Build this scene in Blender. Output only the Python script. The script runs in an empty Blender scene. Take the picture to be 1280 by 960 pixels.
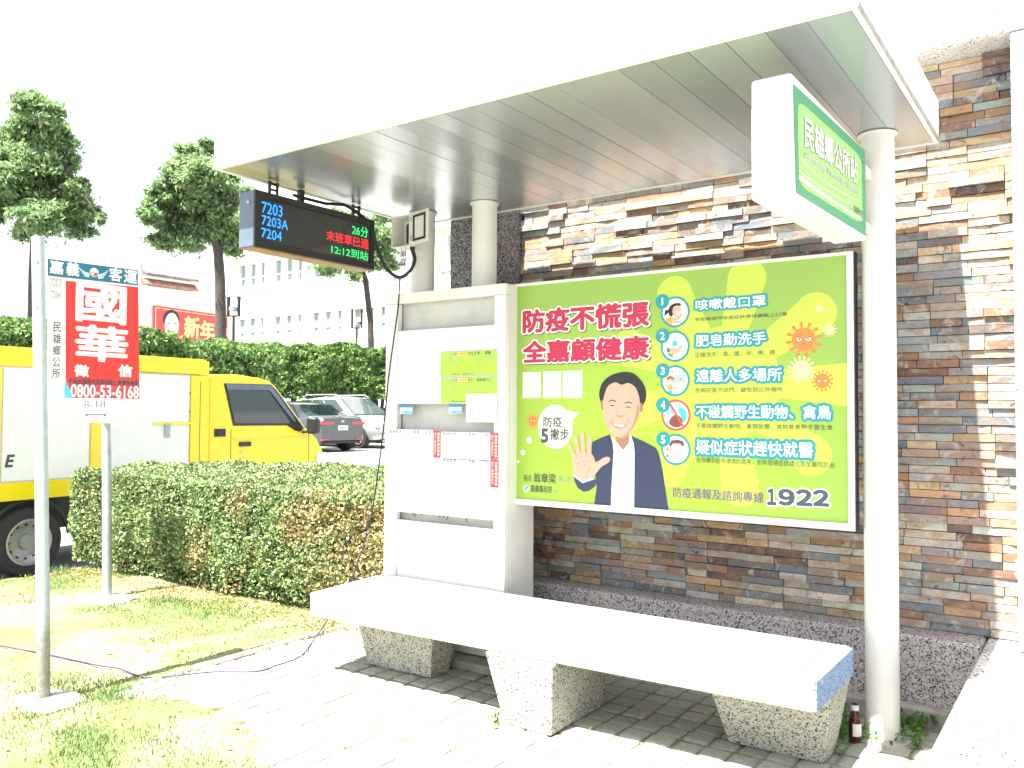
import bpy, bmesh, math, random
import numpy as np
from mathutils import Vector, Matrix
from mathutils.geometry import tessellate_polygon
random.seed(7); rng = np.random.default_rng(7)
scn = bpy.context.scene
COL = scn.collection
R_ = math.radians
# ------------------------------------------------------------------ camera (solved from the vanishing points)
FPX, CX, CY = 1062.0, 640.0, 480.0
CAMZ = 1.55
def _solve():
    a = np.array([-890 - CX, 507 - CY, FPX]); a = -a / np.linalg.norm(a)
    b = np.array([1378 - CX, 519 - CY, FPX]); b = b / np.linalg.norm(b)
    b = b - a * (a @ b); b /= np.linalg.norm(b)
    return np.stack([a, b, np.cross(a, b)])
RW = _solve()
cam_d = bpy.data.cameras.new('camera'); cam = bpy.data.objects.new('camera', cam_d); COL.objects.link(cam)
scn.camera = cam
cam_d.sensor_width = 36; cam_d.lens = FPX / 1280 * 36; cam_d.clip_start = 0.05; cam_d.clip_end = 2000
M3 = Matrix([[RW[i, 0], -RW[i, 1], -RW[i, 2]] for i in range(3)])
cam.matrix_world = Matrix.Translation((0, 0, CAMZ)) @ M3.to_4x4()
# ------------------------------------------------------------------ light
SUN = Vector((0.16, 1.0, -2.04)).normalized()          # direction the light travels
wd = bpy.data.worlds.new('World'); scn.world = wd; wd.use_nodes = True
nt = wd.node_tree; sky = nt.nodes.new('ShaderNodeTexSky'); sky.sky_type = 'NISHITA'; sky.sun_disc = False
elev = math.asin(-SUN.z); az = math.atan2(-SUN.x, -SUN.y)
sky.sun_elevation = elev; sky.sun_rotation = az
sky.air_density = 1.0; sky.dust_density = 4.0; sky.ozone_density = 1.0
bg = nt.nodes['Background']; bg.inputs['Strength'].default_value = 0.14
# bright summer haze: the clear-sky model veiled with white
mxs = nt.nodes.new('ShaderNodeMix'); mxs.data_type = 'RGBA'; mxs.inputs[0].default_value = .7
nt.links.new(sky.outputs[0], mxs.inputs[6]); mxs.inputs[7].default_value = (2.5, 2.55, 2.55, 1)
nt.links.new(mxs.outputs[2], bg.inputs['Color'])
ld = bpy.data.lights.new('sun', 'SUN'); ld.energy = 5.0; ld.angle = R_(0.53); ld.color = (1.0, 0.95, 0.87)
sun = bpy.data.objects.new('sun', ld); COL.objects.link(sun); sun.rotation_euler = SUN.to_track_quat('-Z', 'Y').to_euler()
scn.view_settings.view_transform = 'Standard'; scn.view_settings.look = 'None'
scn.view_settings.exposure = 2.1; scn.view_settings.gamma = 1.0
scn.render.engine = 'CYCLES'
scn.cycles.max_bounces = 6; scn.cycles.diffuse_bounces = 4; scn.cycles.glossy_bounces = 3
scn.cycles.transparent_max_bounces = 6; scn.cycles.use_denoising = True
# ------------------------------------------------------------------ measuring helpers: photograph pixel -> point on a world plane
def ray(x, y): return RW @ np.array([x - CX, y - CY, FPX])
def ony(x, y, Y): r = ray(x, y); t = Y / r[1]; return Vector((r[0] * t, Y, CAMZ + r[2] * t))
def onx(x, y, X): r = ray(x, y); t = X / r[0]; return Vector((X, r[1] * t, CAMZ + r[2] * t))
def onz(x, y, z): r = ray(x, y); t = (z - CAMZ) / r[2]; return Vector((r[0] * t, r[1] * t, z))
def ond(x, y, d): r = ray(x, y) / FPX * d; return Vector((r[0], r[1], CAMZ + r[2]))
def proj(P):
    d = RW.T @ (np.array(P, float) - np.array([0, 0, CAMZ])); return CX + FPX * d[0] / d[2], CY + FPX * d[1] / d[2], d[2]
# ------------------------------------------------------------------ materials
def new_mat(name):
    m = bpy.data.materials.new(name); m.use_nodes = True
    return m, m.node_tree, m.node_tree.nodes['Principled BSDF']
def N(t, k, **kw):
    n = t.nodes.new(k)
    for a, b in kw.items(): setattr(n, a, b)
    return n
def mix(t, fac, a, b, mode='MIX'):
    n = N(t, 'ShaderNodeMix', data_type='RGBA', blend_type=mode)
    for sock, v in ((n.inputs[0], fac), (n.inputs[6], a), (n.inputs[7], b)):
        if hasattr(v, 'is_output'): t.links.new(v, sock)
        elif isinstance(v, (int, float)): sock.default_value = v
        else: sock.default_value = (*v, 1)
    return n.outputs[2]
def noise(t, scale, detail=4, rough=.55, vec=None, coord='Object', dist=0.0):
    tc = N(t, 'ShaderNodeTexCoord'); n = N(t, 'ShaderNodeTexNoise')
    n.inputs['Scale'].default_value = scale; n.inputs['Detail'].default_value = detail
    n.inputs['Roughness'].default_value = rough; n.inputs['Distortion'].default_value = dist
    t.links.new(vec if vec is not None else tc.outputs[coord], n.inputs['Vector'])
    return n.outputs['Fac']
def stretch(t, s, coord='Object'):
    tc = N(t, 'ShaderNodeTexCoord'); mp = N(t, 'ShaderNodeMapping'); mp.inputs['Scale'].default_value = s
    t.links.new(tc.outputs[coord], mp.inputs[0]); return mp.outputs[0]
def ramp(t, src, stops, interp='LINEAR'):
    r = N(t, 'ShaderNodeValToRGB'); r.color_ramp.interpolation = interp
    e = r.color_ramp.elements
    while len(e) > 1: e.remove(e[-1])
    e[0].position, c = stops[0]; e[0].color = (*c, 1) if not isinstance(c, (int, float)) else (c, c, c, 1)
    for p, c in stops[1:]:
        q = e.new(p); q.color = (*c, 1) if not isinstance(c, (int, float)) else (c, c, c, 1)
    t.links.new(src, r.inputs[0]); return r.outputs[0]
def bump(t, b, src, strength=.3, dist=.01):
    n = N(t, 'ShaderNodeBump'); n.inputs['Strength'].default_value = strength; n.inputs['Distance'].default_value = dist
    t.links.new(src, n.inputs['Height']); t.links.new(n.outputs[0], b.inputs['Normal'])
def paint(name, c, rough=.4, dirt=.08, metal=0.0, scale=6, bmp=0, spec=.5, coat=0):
    m, t, b = new_mat(name)
    f = noise(t, scale, 5)
    d = tuple(x * (1 - dirt * 2.2) for x in c)
    f2 = ramp(t, f, [(.35, 0), (.75, 1)])
    t.links.new(mix(t, f2, c, d), b.inputs['Base Color'])
    b.inputs['Roughness'].default_value = rough; b.inputs['Metallic'].default_value = metal
    b.inputs['Specular IOR Level'].default_value = spec
    if coat: b.inputs['Coat Weight'].default_value = coat; b.inputs['Coat Roughness'].default_value = .08
    if bmp: bump(t, b, noise(t, 60, 4), bmp, .002)
    return m
def flat(name, c, rough=.5): return paint(name, c, rough, .03, scale=25)
def glow(name, c, s):
    m, t, b = new_mat(name); b.inputs['Base Color'].default_value = (*[x * .3 for x in c], 1)
    b.inputs['Emission Color'].default_value = (*c, 1); b.inputs['Emission Strength'].default_value = s; return m
def granite(name, base, dark, pale, scale, amount, rough=.75, pink=(.5, .38, .34)):
    m, t, b = new_mat(name)
    tc = N(t, 'ShaderNodeTexCoord'); v = N(t, 'ShaderNodeTexVoronoi'); v.inputs['Scale'].default_value = scale
    v.inputs['Randomness'].default_value = 1
    t.links.new(tc.outputs['Object'], v.inputs['Vector'])
    sp = N(t, 'ShaderNodeSeparateColor'); t.links.new(v.outputs['Color'], sp.inputs[0])
    a = amount
    c = ramp(t, sp.outputs[0], [(0, dark), (a * .55, tuple(x * 2.2 for x in dark)), (a, base), (.72, tuple(x * .9 for x in base)), (.8, pale), (.93, pink)], 'CONSTANT')
    g = ramp(t, noise(t, 2.2, 6), [(.3, .82), (.7, 1.0)])
    c2 = mix(t, 1.0, c, g, 'MULTIPLY')
    t.links.new(c2, b.inputs['Base Color']); b.inputs['Roughness'].default_value = rough
    mh = ramp(t, v.outputs['Distance'], [(0, 1), (.6, 0)])
    bump(t, b, mh, .35, .003)
    return m
def leafmat(name, stops, dry=None, transl=.25, dry_scale=1.5, dry_lo=.55, dry_hi=.7, rough=.5):
    m, t, b = new_mat(name); g = N(t, 'ShaderNodeNewGeometry')
    c = ramp(t, g.outputs['Random Per Island'], stops)
    f = ramp(t, noise(t, 2.0, 3), [(.3, .75), (.7, 1.15)])
    c = mix(t, 1.0, c, f, 'MULTIPLY')
    if dry:
        at = N(t, 'ShaderNodeAttribute', attribute_name='dry')
        c = mix(t, at.outputs['Fac'], c, dry)
    t.links.new(c, b.inputs['Base Color']); b.inputs['Roughness'].default_value = rough
    b.inputs['Specular IOR Level'].default_value = .35
    tr = N(t, 'ShaderNodeBsdfTranslucent'); t.links.new(c, tr.inputs[0])
    ms = N(t, 'ShaderNodeMixShader'); ms.inputs[0].default_value = transl
    t.links.new(b.outputs[0], ms.inputs[1]); t.links.new(tr.outputs[0], ms.inputs[2])
    t.links.new(ms.outputs[0], t.nodes['Material Output'].inputs[0]); return m
MT = {}
MT['white'] = paint('white_paint', (.72, .73, .71), .35, .06)
MT['cream'] = paint('column_paint', (.72, .71, .67), .4, .06, scale=3)
MT['panel'] = paint('panel_white', (.74, .74, .73), .35, .04)
MT['recess'] = paint('recess_grey', (.55, .55, .53), .5, .12)
MT['fascia'] = paint('fascia_white', (.8, .8, .78), .4, .03)
MT['black'] = paint('black_metal', (.018, .018, .02), .4, .1)
MT['rubber'] = paint('rubber_black', (.02, .02, .022), .6, .2)
MT['galv'] = paint('galvanised_steel', (.42, .47, .48), .45, .16, metal=.35, scale=9)
m, t, b = new_mat('galvanised_pole_stained')
tc = N(t, 'ShaderNodeTexCoord'); sx = N(t, 'ShaderNodeSeparateXYZ'); t.links.new(tc.outputs['Object'], sx.inputs[0])
ad = N(t, 'ShaderNodeMath', operation='MULTIPLY_ADD'); t.links.new(noise(t, 14, 5, .6), ad.inputs[0]); ad.inputs[1].default_value = .30; t.links.new(sx.outputs['Z'], ad.inputs[2])
dirt_ = ramp(t, ad.outputs[0], [(.16, 1), (.50, .75), (.60, 0)])
c = mix(t, dirt_, ramp(t, noise(t, 9, 5), [(.3, (.36, .42, .43)), (.7, (.46, .51, .52))]), ramp(t, noise(t, 40, 4), [(.3, (.16, .145, .115)), (.7, (.30, .28, .24))]))
t.links.new(c, b.inputs['Base Color']); b.inputs['Roughness'].default_value = .5; b.inputs['Metallic'].default_value = .25; MT['galvdirt'] = m
MT['concrete'] = paint('concrete', (.45, .44, .41), .85, .18, scale=14, bmp=.4)
MT['kerb'] = paint('kerb_concrete', (.38, .37, .33), .85, .2, scale=12, bmp=.4)
MT['slate_side'] = paint('led_case', (.11, .15, .20), .35, .1)
MT['brownplate'] = paint('brown_plate', (.35, .22, .12), .5, .2)
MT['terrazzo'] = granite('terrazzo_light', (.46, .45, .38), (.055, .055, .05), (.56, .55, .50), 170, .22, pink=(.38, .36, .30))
MT['terratop'] = granite('terrazzo_worn_sunlit', (.66, .65, .61), (.22, .22, .20), (.70, .70, .67), 170, .12, pink=(.60, .58, .54))  # worn slab; the legs' terrazzo with speckle paled to paint in sunlight
MT['terrablue'] = granite('terrazzo_blue', (.22, .33, .52), (.06, .09, .16), (.40, .50, .66), 150, .2, pink=(.30, .40, .60))
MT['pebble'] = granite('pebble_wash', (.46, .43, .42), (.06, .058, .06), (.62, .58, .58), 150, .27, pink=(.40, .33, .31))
MT['pebble_pale'] = granite('pebble_wash_pale', (.62, .61, .59), (.13, .13, .13), (.70, .69, .68), 140, .12, pink=(.57, .54, .52))  # pebble wash with faded speckle, sunlight painted into beam and right pilaster
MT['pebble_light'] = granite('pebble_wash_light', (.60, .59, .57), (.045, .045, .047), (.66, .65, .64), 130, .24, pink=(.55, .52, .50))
MT['pebble_dark'] = granite('pebble_wash_dark', (.24, .23, .25), (.035, .035, .04), (.38, .37, .40), 125, .40, pink=(.28, .25, .27))  # darkened pebble wash, roof shade painted into the left pilaster
# brushed aluminium ceiling panels
m, t, b = new_mat('aluminium_panel')
f = noise(t, 4, 5, .6, vec=stretch(t, (9, .5, 1)))
oi = N(t, 'ShaderNodeObjectInfo')
t.links.new(ramp(t, oi.outputs['Random'], [(0, (.45, .485, .51)), (1, (.62, .66, .69))]), b.inputs['Base Color'])
b.inputs['Metallic'].default_value = .75
b.inputs['Roughness'].default_value = .27
MT['alu'] = m
# stacked ledge stone: tint attribute per stone, stains and grain from noise
m, t, b = new_mat('ledge_stone')
at = N(t, 'ShaderNodeAttribute', attribute_name='tint')
st = ramp(t, noise(t, 7, 6, .65, vec=stretch(t, (1, 1, 2.2)), dist=.6), [(.46, 0), (.60, 1)])
c = mix(t, mix(t, .6, (0, 0, 0), st), at.outputs['Color'], (.36, .20, .10))
sd = ramp(t, noise(t, 11, 5, .6, dist=1.0), [(.56, 0), (.64, 1)])
c = mix(t, mix(t, .7, (0, 0, 0), sd), c, (.50, .47, .40))
sk = ramp(t, noise(t, 13, 6, .7, dist=1.5), [(.60, 0), (.66, 1)])
c = mix(t, mix(t, .85, (0, 0, 0), sk), c, (.07, .045, .04))
g = ramp(t, noise(t, 55, 6, .7), [(.25, .72), (.75, 1.15)])
c = mix(t, 1.0, c, g, 'MULTIPLY')
t.links.new(c, b.inputs['Base Color']); b.inputs['Roughness'].default_value = .7
bump(t, b, noise(t, 38, 7, .7), .7, .006); MT['stone'] = m
# pavers
m, t, b = new_mat('paver_concrete')
oi = N(t, 'ShaderNodeObjectInfo'); g = N(t, 'ShaderNodeNewGeometry')
ad = N(t, 'ShaderNodeMath', operation='ADD'); t.links.new(oi.outputs['Random'], ad.inputs[0]); t.links.new(g.outputs['Random Per Island'], ad.inputs[1])
fr = N(t, 'ShaderNodeMath', operation='FRACT'); t.links.new(ad.outputs[0], fr.inputs[0])
c = ramp(t, fr.outputs[0], [(0, (.27, .28, .24)), (.4, (.33, .33, .29)), (.7, (.30, .32, .28)), (1, (.38, .37, .32))])
tc = N(t, 'ShaderNodeTexCoord')
gg = ramp(t, noise(t, 30, 6, .7, vec=g.outputs['Position']), [(.3, .75), (.7, 1.1)])
c = mix(t, 1.0, c, gg, 'MULTIPLY'); t.links.new(c, b.inputs['Base Color']); b.inputs['Roughness'].default_value = .85
bump(t, b, noise(t, 90, 5, .7, vec=g.outputs['Position']), .5, .003); MT['paver'] = m
# soils
m, t, b = new_mat('joint_sand')
t.links.new(ramp(t, noise(t, 9, 6, .7), [(.35, (.12, .13, .085)), (.6, (.22, .21, .155)), (.75, (.11, .15, .06))]), b.inputs['Base Color'])
b.inputs['Roughness'].default_value = .95; MT['sand'] = m
m, t, b = new_mat('dry_verge_soil')
big = ramp(t, noise(t, 1.1, 5, .6, dist=.4), [(.36, 0), (.54, 1)])
c = mix(t, big, ramp(t, noise(t, 22, 6, .75), [(.25, (.15, .12, .06)), (.42, (.34, .29, .18)), (.75, (.50, .45, .34))]),
        ramp(t, noise(t, 30, 6, .75), [(.3, (.07, .12, .03)), (.5, (.16, .22, .07)), (.75, (.34, .34, .18))]))
t.links.new(c, b.inputs['Base Color']); b.inputs['Roughness'].default_value = .95
bump(t, b, noise(t, 14, 7, .75), 1.0, .03); MT['verge'] = m
m, t, b = new_mat('asphalt_ground')
t.links.new(ramp(t, noise(t, 3, 8, .7), [(.3, (.20, .20, .20)), (.7, (.28, .28, .27))]), b.inputs['Base Color'])
b.inputs['Roughness'].default_value = .9; bump(t, b, noise(t, 80, 4, .7), .5, .006); MT['road'] = m
MT['yellow'] = paint('truck_yellow', (.84, .66, .008), .35, .04, coat=.5)
MT['truckwhite'] = paint('truck_white', (.78, .78, .76), .35, .04)
m, t, b = new_mat('tinted_glass'); b.inputs['Base Color'].default_value = (.03, .05, .055, 1); b.inputs['Roughness'].default_value = .04
b.inputs['Specular IOR Level'].default_value = .8; MT['glass'] = m
m, t, b = new_mat('window_glass'); b.inputs['Base Color'].default_value = (.25, .36, .34, 1); b.inputs['Roughness'].default_value = .12; MT['winglass'] = m
MT['rim'] = paint('steel_rim', (.42, .43, .42), .4, .15, metal=.5)
MT['tyre'] = paint('tyre_rubber', (.03, .03, .03), .8, .2, scale=20)
MT['bark'] = paint('bark', (.075, .065, .058), .9, .25, scale=12, bmp=1)
MT['wallwhite'] = paint('render_white', (.78, .77, .73), .7, .04, scale=.4)
MT['wallpink'] = paint('render_pink', (.68, .55, .50), .7, .05, scale=.4)
MT['tile'] = paint('roof_tile', (.40, .22, .17), .6, .2, scale=3)
MT['tilegrey'] = paint('roof_tile_grey', (.27, .21, .22), .6, .2, scale=3)
MT['sedan'] = paint('sedan_paint', (.10, .11, .12), .25, .04, metal=.6, coat=.8)
MT['silver'] = paint('silver_paint', (.55, .56, .57), .28, .03, metal=.6, coat=.8)
MT['redlamp'] = paint('tail_lamp_red', (.55, .02, .03), .15, .05, coat=1)
MT['clearlamp'] = paint('lamp_clear', (.7, .72, .74), .1, .02, coat=1)
MT['amber'], t, b = new_mat('amber_glass'); b.inputs['Base Color'].default_value = (.10, .018, .008, 1); b.inputs['Roughness'].default_value = .06; b.inputs['Transmission Weight'].default_value = .25
MT['purple'] = paint('purple_cable', (.07, .02, .11), .5, .05)
MT['leaf_hedge'] = leafmat('hedge_leaf', [(0, (.05, .10, .04)), (.3, (.14, .23, .09)), (.65, (.26, .36, .13)), (.85, (.42, .50, .24)), (1, (.55, .56, .36))], dry=(.42, .31, .15), transl=.2, rough=.35)
MT['leaf_far'] = leafmat('juniper_leaf', [(0, (.05, .12, .045)), (.5, (.13, .25, .075)), (1, (.36, .50, .15))], transl=.3)
MT['leaf_tree'] = leafmat('tree_leaf', [(0, (.12, .22, .10)), (.5, (.25, .38, .18)), (1, (.44, .58, .28))], transl=.55)
MT['grass'] = leafmat('grass_blade', [(0, (.05, .13, .03)), (.5, (.12, .22, .06)), (1, (.30, .34, .15))], transl=.3)
MT['weed'] = leafmat('weed_leaf', [(0, (.06, .16, .03)), (1, (.16, .32, .07))], transl=.3)
# ------------------------------------------------------------------ object helpers
def tag(o, label=None, cat=None, group=None, kind=None):
    if label: o['label'] = label
    if cat: o['category'] = cat
    if group: o['group'] = group
    if kind: o['kind'] = kind
    return o
def thing(name, loc, label, cat, group=None, rz=0):
    o = bpy.data.objects.new(name, None); COL.objects.link(o); o.location = loc; o.rotation_euler = (0, 0, rz)
    o.empty_display_size = .2
    return tag(o, label, cat, group)
def origin(o):
    v = Vector((0, 0, 0))
    while o is not None: v += o.location; o = o.parent
    return v
class MB:
    def __init__(s): s.v = []; s.f = []
    def add(s, vs, fs):
        n = len(s.v); s.v += [tuple(v) for v in vs]; s.f += [tuple(i + n for i in f) for f in fs]; return s
    def box(s, x0, x1, y0, y1, z0, z1):
        return s.add([(x0, y0, z0), (x1, y0, z0), (x1, y1, z0), (x0, y1, z0), (x0, y0, z1), (x1, y0, z1), (x1, y1, z1), (x0, y1, z1)],
                     [(0, 3, 2, 1), (4, 5, 6, 7), (0, 1, 5, 4), (1, 2, 6, 5), (2, 3, 7, 6), (3, 0, 4, 7)])
    def hexa(s, b4, t4):   # bottom four, top four corners (counter clockwise seen from above)
        return s.add(list(b4) + list(t4), [(0, 3, 2, 1), (4, 5, 6, 7), (0, 1, 5, 4), (1, 2, 6, 5), (2, 3, 7, 6), (3, 0, 4, 7)])
    def prism(s, poly, fn, a, b):   # fn(u, v, w) -> point; poly in (u, v), extruded w from a to b
        n = len(poly); vs = [fn(u, v, a) for u, v in poly] + [fn(u, v, b) for u, v in poly]
        tri = tessellate_polygon([[Vector((u, v, 0)) for u, v in poly]])
        fs = [tuple(t) for t in tri] + [tuple(i + n for i in reversed(t)) for t in tri]
        fs += [(i, (i + 1) % n, n + (i + 1) % n, n + i) for i in range(n)]
        return s.add(vs, fs)
    def tube(s, pts, r, seg=10, cap=True):
        pts = [Vector(p) for p in pts]; rs = r if isinstance(r, (list, tuple)) else [r] * len(pts)
        rings = []; up = None
        for i, p in enumerate(pts):
            d = (pts[min(i + 1, len(pts) - 1)] - pts[max(i - 1, 0)]).normalized()
            if up is None: up = Vector((0, 0, 1)) if abs(d.z) < .9 else Vector((1, 0, 0))
            a = d.cross(up).normalized(); b_ = a.cross(d).normalized(); up = b_
            rings.append([p + (a * math.cos(2 * math.pi * k / seg) + b_ * math.sin(2 * math.pi * k / seg)) * rs[i] for k in range(seg)])
        vs = [v for g in rings for v in g]; fs = []
        for i in range(len(rings) - 1):
            for k in range(seg):
                k2 = (k + 1) % seg; fs.append((i * seg + k, i * seg + k2, (i + 1) * seg + k2, (i + 1) * seg + k))
        if cap: fs.append(tuple(range(seg - 1, -1, -1))); fs.append(tuple((len(rings) - 1) * seg + k for k in range(seg)))
        return s.add(vs, fs)
    def lathe(s, prof, c=(0, 0, 0), seg=20, axis='z'):
        vs = []; n = len(prof)
        for r, z in prof:
            for k in range(seg):
                a = 2 * math.pi * k / seg; x, y = r * math.cos(a), r * math.sin(a)
                q = (x, y, z) if axis == 'z' else ((z, x, y) if axis == 'x' else (y, z, x))
                vs.append((c[0] + q[0], c[1] + q[1], c[2] + q[2]))
        fs = [(i * seg + k, i * seg + (k + 1) % seg, (i + 1) * seg + (k + 1) % seg, (i + 1) * seg + k) for i in range(n - 1) for k in range(seg)]
        fs.append(tuple(range(seg - 1, -1, -1))); fs.append(tuple((n - 1) * seg + k for k in range(seg)))
        return s.add(vs, fs)
    def loft(s, rings, cap=True):
        n = len(rings[0]); vs = [v for g in rings for v in g]
        fs = [(i * n + k, i * n + (k + 1) % n, (i + 1) * n + (k + 1) % n, (i + 1) * n + k) for i in range(len(rings) - 1) for k in range(n)]
        if cap: fs.append(tuple(range(n - 1, -1, -1))); fs.append(tuple((len(rings) - 1) * n + k for k in range(n)))
        return s.add(vs, fs)
    def build(s, name, mat, parent=None, world=True, bevel=0, smooth=False, seg=2, recalc=True):
        o_ = origin(parent) if (parent is not None and world) else Vector((0, 0, 0))
        me = bpy.data.meshes.new(name); me.from_pydata([(x - o_.x, y - o_.y, z - o_.z) for x, y, z in s.v], [], s.f)
        if recalc:
            bm = bmesh.new(); bm.from_mesh(me); bmesh.ops.recalc_face_normals(bm, faces=bm.faces); bm.to_mesh(me); bm.free()
        me.materials.append(MT[mat] if isinstance(mat, str) else mat)
        if smooth:
            me.polygons.foreach_set('use_smooth', [True] * len(me.polygons)); me.set_sharp_from_angle(angle=R_(38))
        o = bpy.data.objects.new(name, me); COL.objects.link(o); o.parent = parent
        if bevel:
            md = o.modifiers.new('bevel', 'BEVEL'); md.width = bevel; md.segments = seg; md.limit_method = 'ANGLE'; md.angle_limit = R_(40)
        return o
def box(name, mat, parent, x0, x1, y0, y1, z0, z1, bevel=0, world=True, seg=2):
    return MB().box(x0, x1, y0, y1, z0, z1).build(name, mat, parent, world, bevel, seg=seg)
def quads(name, C, U, V, mat, parent=None, dry=None, world=True):
    """Many small leaves at once: rhombus with centre C, half axes U and V (arrays N x 3)."""
    n = len(C); off = np.array(origin(parent)) if (parent is not None and world) else np.zeros(3)
    P = np.stack([C - U, C + V, C + U, C - V], 1) - off
    me = bpy.data.meshes.new(name); me.vertices.add(4 * n); me.vertices.foreach_set('co', P.reshape(-1).astype(np.float32))
    me.loops.add(4 * n); me.loops.foreach_set('vertex_index', np.arange(4 * n, dtype=np.int32))
    me.polygons.add(n); me.polygons.foreach_set('loop_start', np.arange(0, 4 * n, 4, dtype=np.int32)); me.update(calc_edges=True)
    if dry is not None:
        a = me.attributes.new('dry', 'FLOAT', 'POINT'); a.data.foreach_set('value', np.repeat(dry, 4).astype(np.float32))
    me.materials.append(MT[mat]); o = bpy.data.objects.new(name, me); COL.objects.link(o); o.parent = parent
    return o
def leaves(name, C, size, mat, parent, dry=None, aspect=.45, up=0.0, jit=.4):
    n = len(C); a = rng.normal(size=(n, 3)); a[:, 2] += up; a /= np.linalg.norm(a, axis=1)[:, None]
    b_ = np.cross(a, rng.normal(size=(n, 3))); b_ /= np.linalg.norm(b_, axis=1)[:, None]
    s = size * (1 + jit * rng.uniform(-1, 1, n))[:, None] * .5
    return quads(name, C, a * s, b_ * s * aspect, mat, parent, dry)
# flat prints ---------------------------------------------------------
_tc = {}
def text_geo(s, off=0.0, shear=0.0):
    k = (s, round(off, 4), shear)
    if k not in _tc:
        cu = bpy.data.curves.new('t', 'FONT'); cu.body = s; cu.size = 1; cu.offset = off; cu.shear = shear; cu.resolution_u = 3
        o = bpy.data.objects.new('t', cu); COL.objects.link(o)
        me = bpy.data.meshes.new_from_object(o.evaluated_get(bpy.context.evaluated_depsgraph_get()))
        _tc[k] = ([tuple(v.co) for v in me.vertices], [tuple(p.vertices) for p in me.polygons])
        bpy.data.objects.remove(o); bpy.data.curves.remove(cu); bpy.data.meshes.remove(me)
    return _tc[k]
class Flat:
    def __init__(s, axis, c, parent, thick=.0006):
        s.axis, s.c, s.parent, s.t = axis, c, parent, thick; s.slope = 0.0; s.u0 = 0.0
    def p3(s, u, v, w):
        v = v + s.slope * (u - s.u0)
        return (u, s.c - w, v) if s.axis == 'y' else (s.c + w, u, v)
    def px(s, x, y):
        p = ony(x, y, s.c) if s.axis == 'y' else onx(x, y, s.c)
        u, v = (p.x, p.z) if s.axis == 'y' else (p.y, p.z)
        return u, v - s.slope * (u - s.u0)
    def mesh(s, name, mat, polys, layer):
        mb = MB()
        for i_, poly in enumerate(polys):
            lay = layer + i_ * min(.04, .8 / len(polys))
            tri = tessellate_polygon([[Vector((u, v, 0)) for u, v in poly]])
            fs = []
            for a, b, c in tri:
                (ax, ay), (bx, by), (cx, cy) = poly[a], poly[b], poly[c]
                fs.append((a, b, c) if (bx - ax) * (cy - ay) - (by - ay) * (cx - ax) > 0 else (c, b, a))
            mb.add([s.p3(u, v, lay * s.t) for u, v in poly], fs)
        return mb.build(name, mat, s.parent, recalc=False)
    def pxpoly(s, name, mat, polys, layer): return s.mesh(name, mat, [[s.px(*p) for p in q] for q in polys], layer)
    def text(s, name, mat, txt, a, b, layer, bold=0.0, shear=0.0, vertical=False):
        """fit txt between lower-left (u,v)=a and upper-right b"""
        items = []
        if vertical:
            n = len(txt); h = (b[1] - a[1]) / n
            for i, ch in enumerate(txt): items.append((ch, (a[0], b[1] - (i + .92) * h), (b[0], b[1] - (i + .08) * h)))
        else: items = [(txt, a, b)]
        mb = MB()
        for tx, aa, bb in items:
            v0, f = text_geo(tx, 0.0, shear); v = v0
            x0 = min(q[0] for q in v0); x1 = max(q[0] for q in v0); y0 = min(q[1] for q in v0); y1 = max(q[1] for q in v0)
            sx = (bb[0] - aa[0]) / (x1 - x0); sy = (bb[1] - aa[1]) / max(y1 - y0, .3)
            if len(tx) == 1 and tx in '12345':
                cx_ = (aa[0] + bb[0]) / 2; aa = (cx_ - (x1 - x0) * min(sx, sy) / 2, aa[1]); sx = min(sx, sy)
            nc = 1 if bold < .004 else (6 if bold < .045 else (14 if bold < .12 else 30))
            for k in range(nc):   # thick strokes: copies nudged round a small circle, each a hair in front of the last
                rr_ = bold if (nc < 30 or k % 3) else bold * .5
                dx, dy = (0, 0) if nc == 1 else (rr_ * math.cos(2 * math.pi * k / nc), rr_ * math.sin(2 * math.pi * k / nc))
                mb.add([s.p3(aa[0] + (q[0] + dx - x0) * sx, aa[1] + (q[1] + dy - y0) * sy, (layer + k * .8 / nc) * s.t) for q in v], f)
        return mb.build(name, mat, s.parent, recalc=False)
def disc(c, r, n=28, ry=None): return [(c[0] + r * math.cos(2 * math.pi * i / n), c[1] + (ry or r) * math.sin(2 * math.pi * i / n)) for i in range(n)]
def ring(c, r0, r1, n=28):
    return [[(c[0] + r0 * math.cos(2 * math.pi * i / n), c[1] + r0 * math.sin(2 * math.pi * i / n)), (c[0] + r1 * math.cos(2 * math.pi * i / n), c[1] + r1 * math.sin(2 * math.pi * i / n)),
             (c[0] + r1 * math.cos(2 * math.pi * (i + 1) / n), c[1] + r1 * math.sin(2 * math.pi * (i + 1) / n)), (c[0] + r0 * math.cos(2 * math.pi * (i + 1) / n), c[1] + r0 * math.sin(2 * math.pi * (i + 1) / n))] for i in range(n)]
def capsule(a, b, r, n=8):
    d = math.atan2(b[1] - a[1], b[0] - a[0])
    return [(b[0] + r * math.cos(d - math.pi / 2 + math.pi * i / n), b[1] + r * math.sin(d - math.pi / 2 + math.pi * i / n)) for i in range(n + 1)] + \
           [(a[0] + r * math.cos(d + math.pi / 2 + math.pi * i / n), a[1] + r * math.sin(d + math.pi / 2 + math.pi * i / n)) for i in range(n + 1)]
def rect(a, b): return [(a[0], a[1]), (b[0], a[1]), (b[0], b[1]), (a[0], b[1])]
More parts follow.
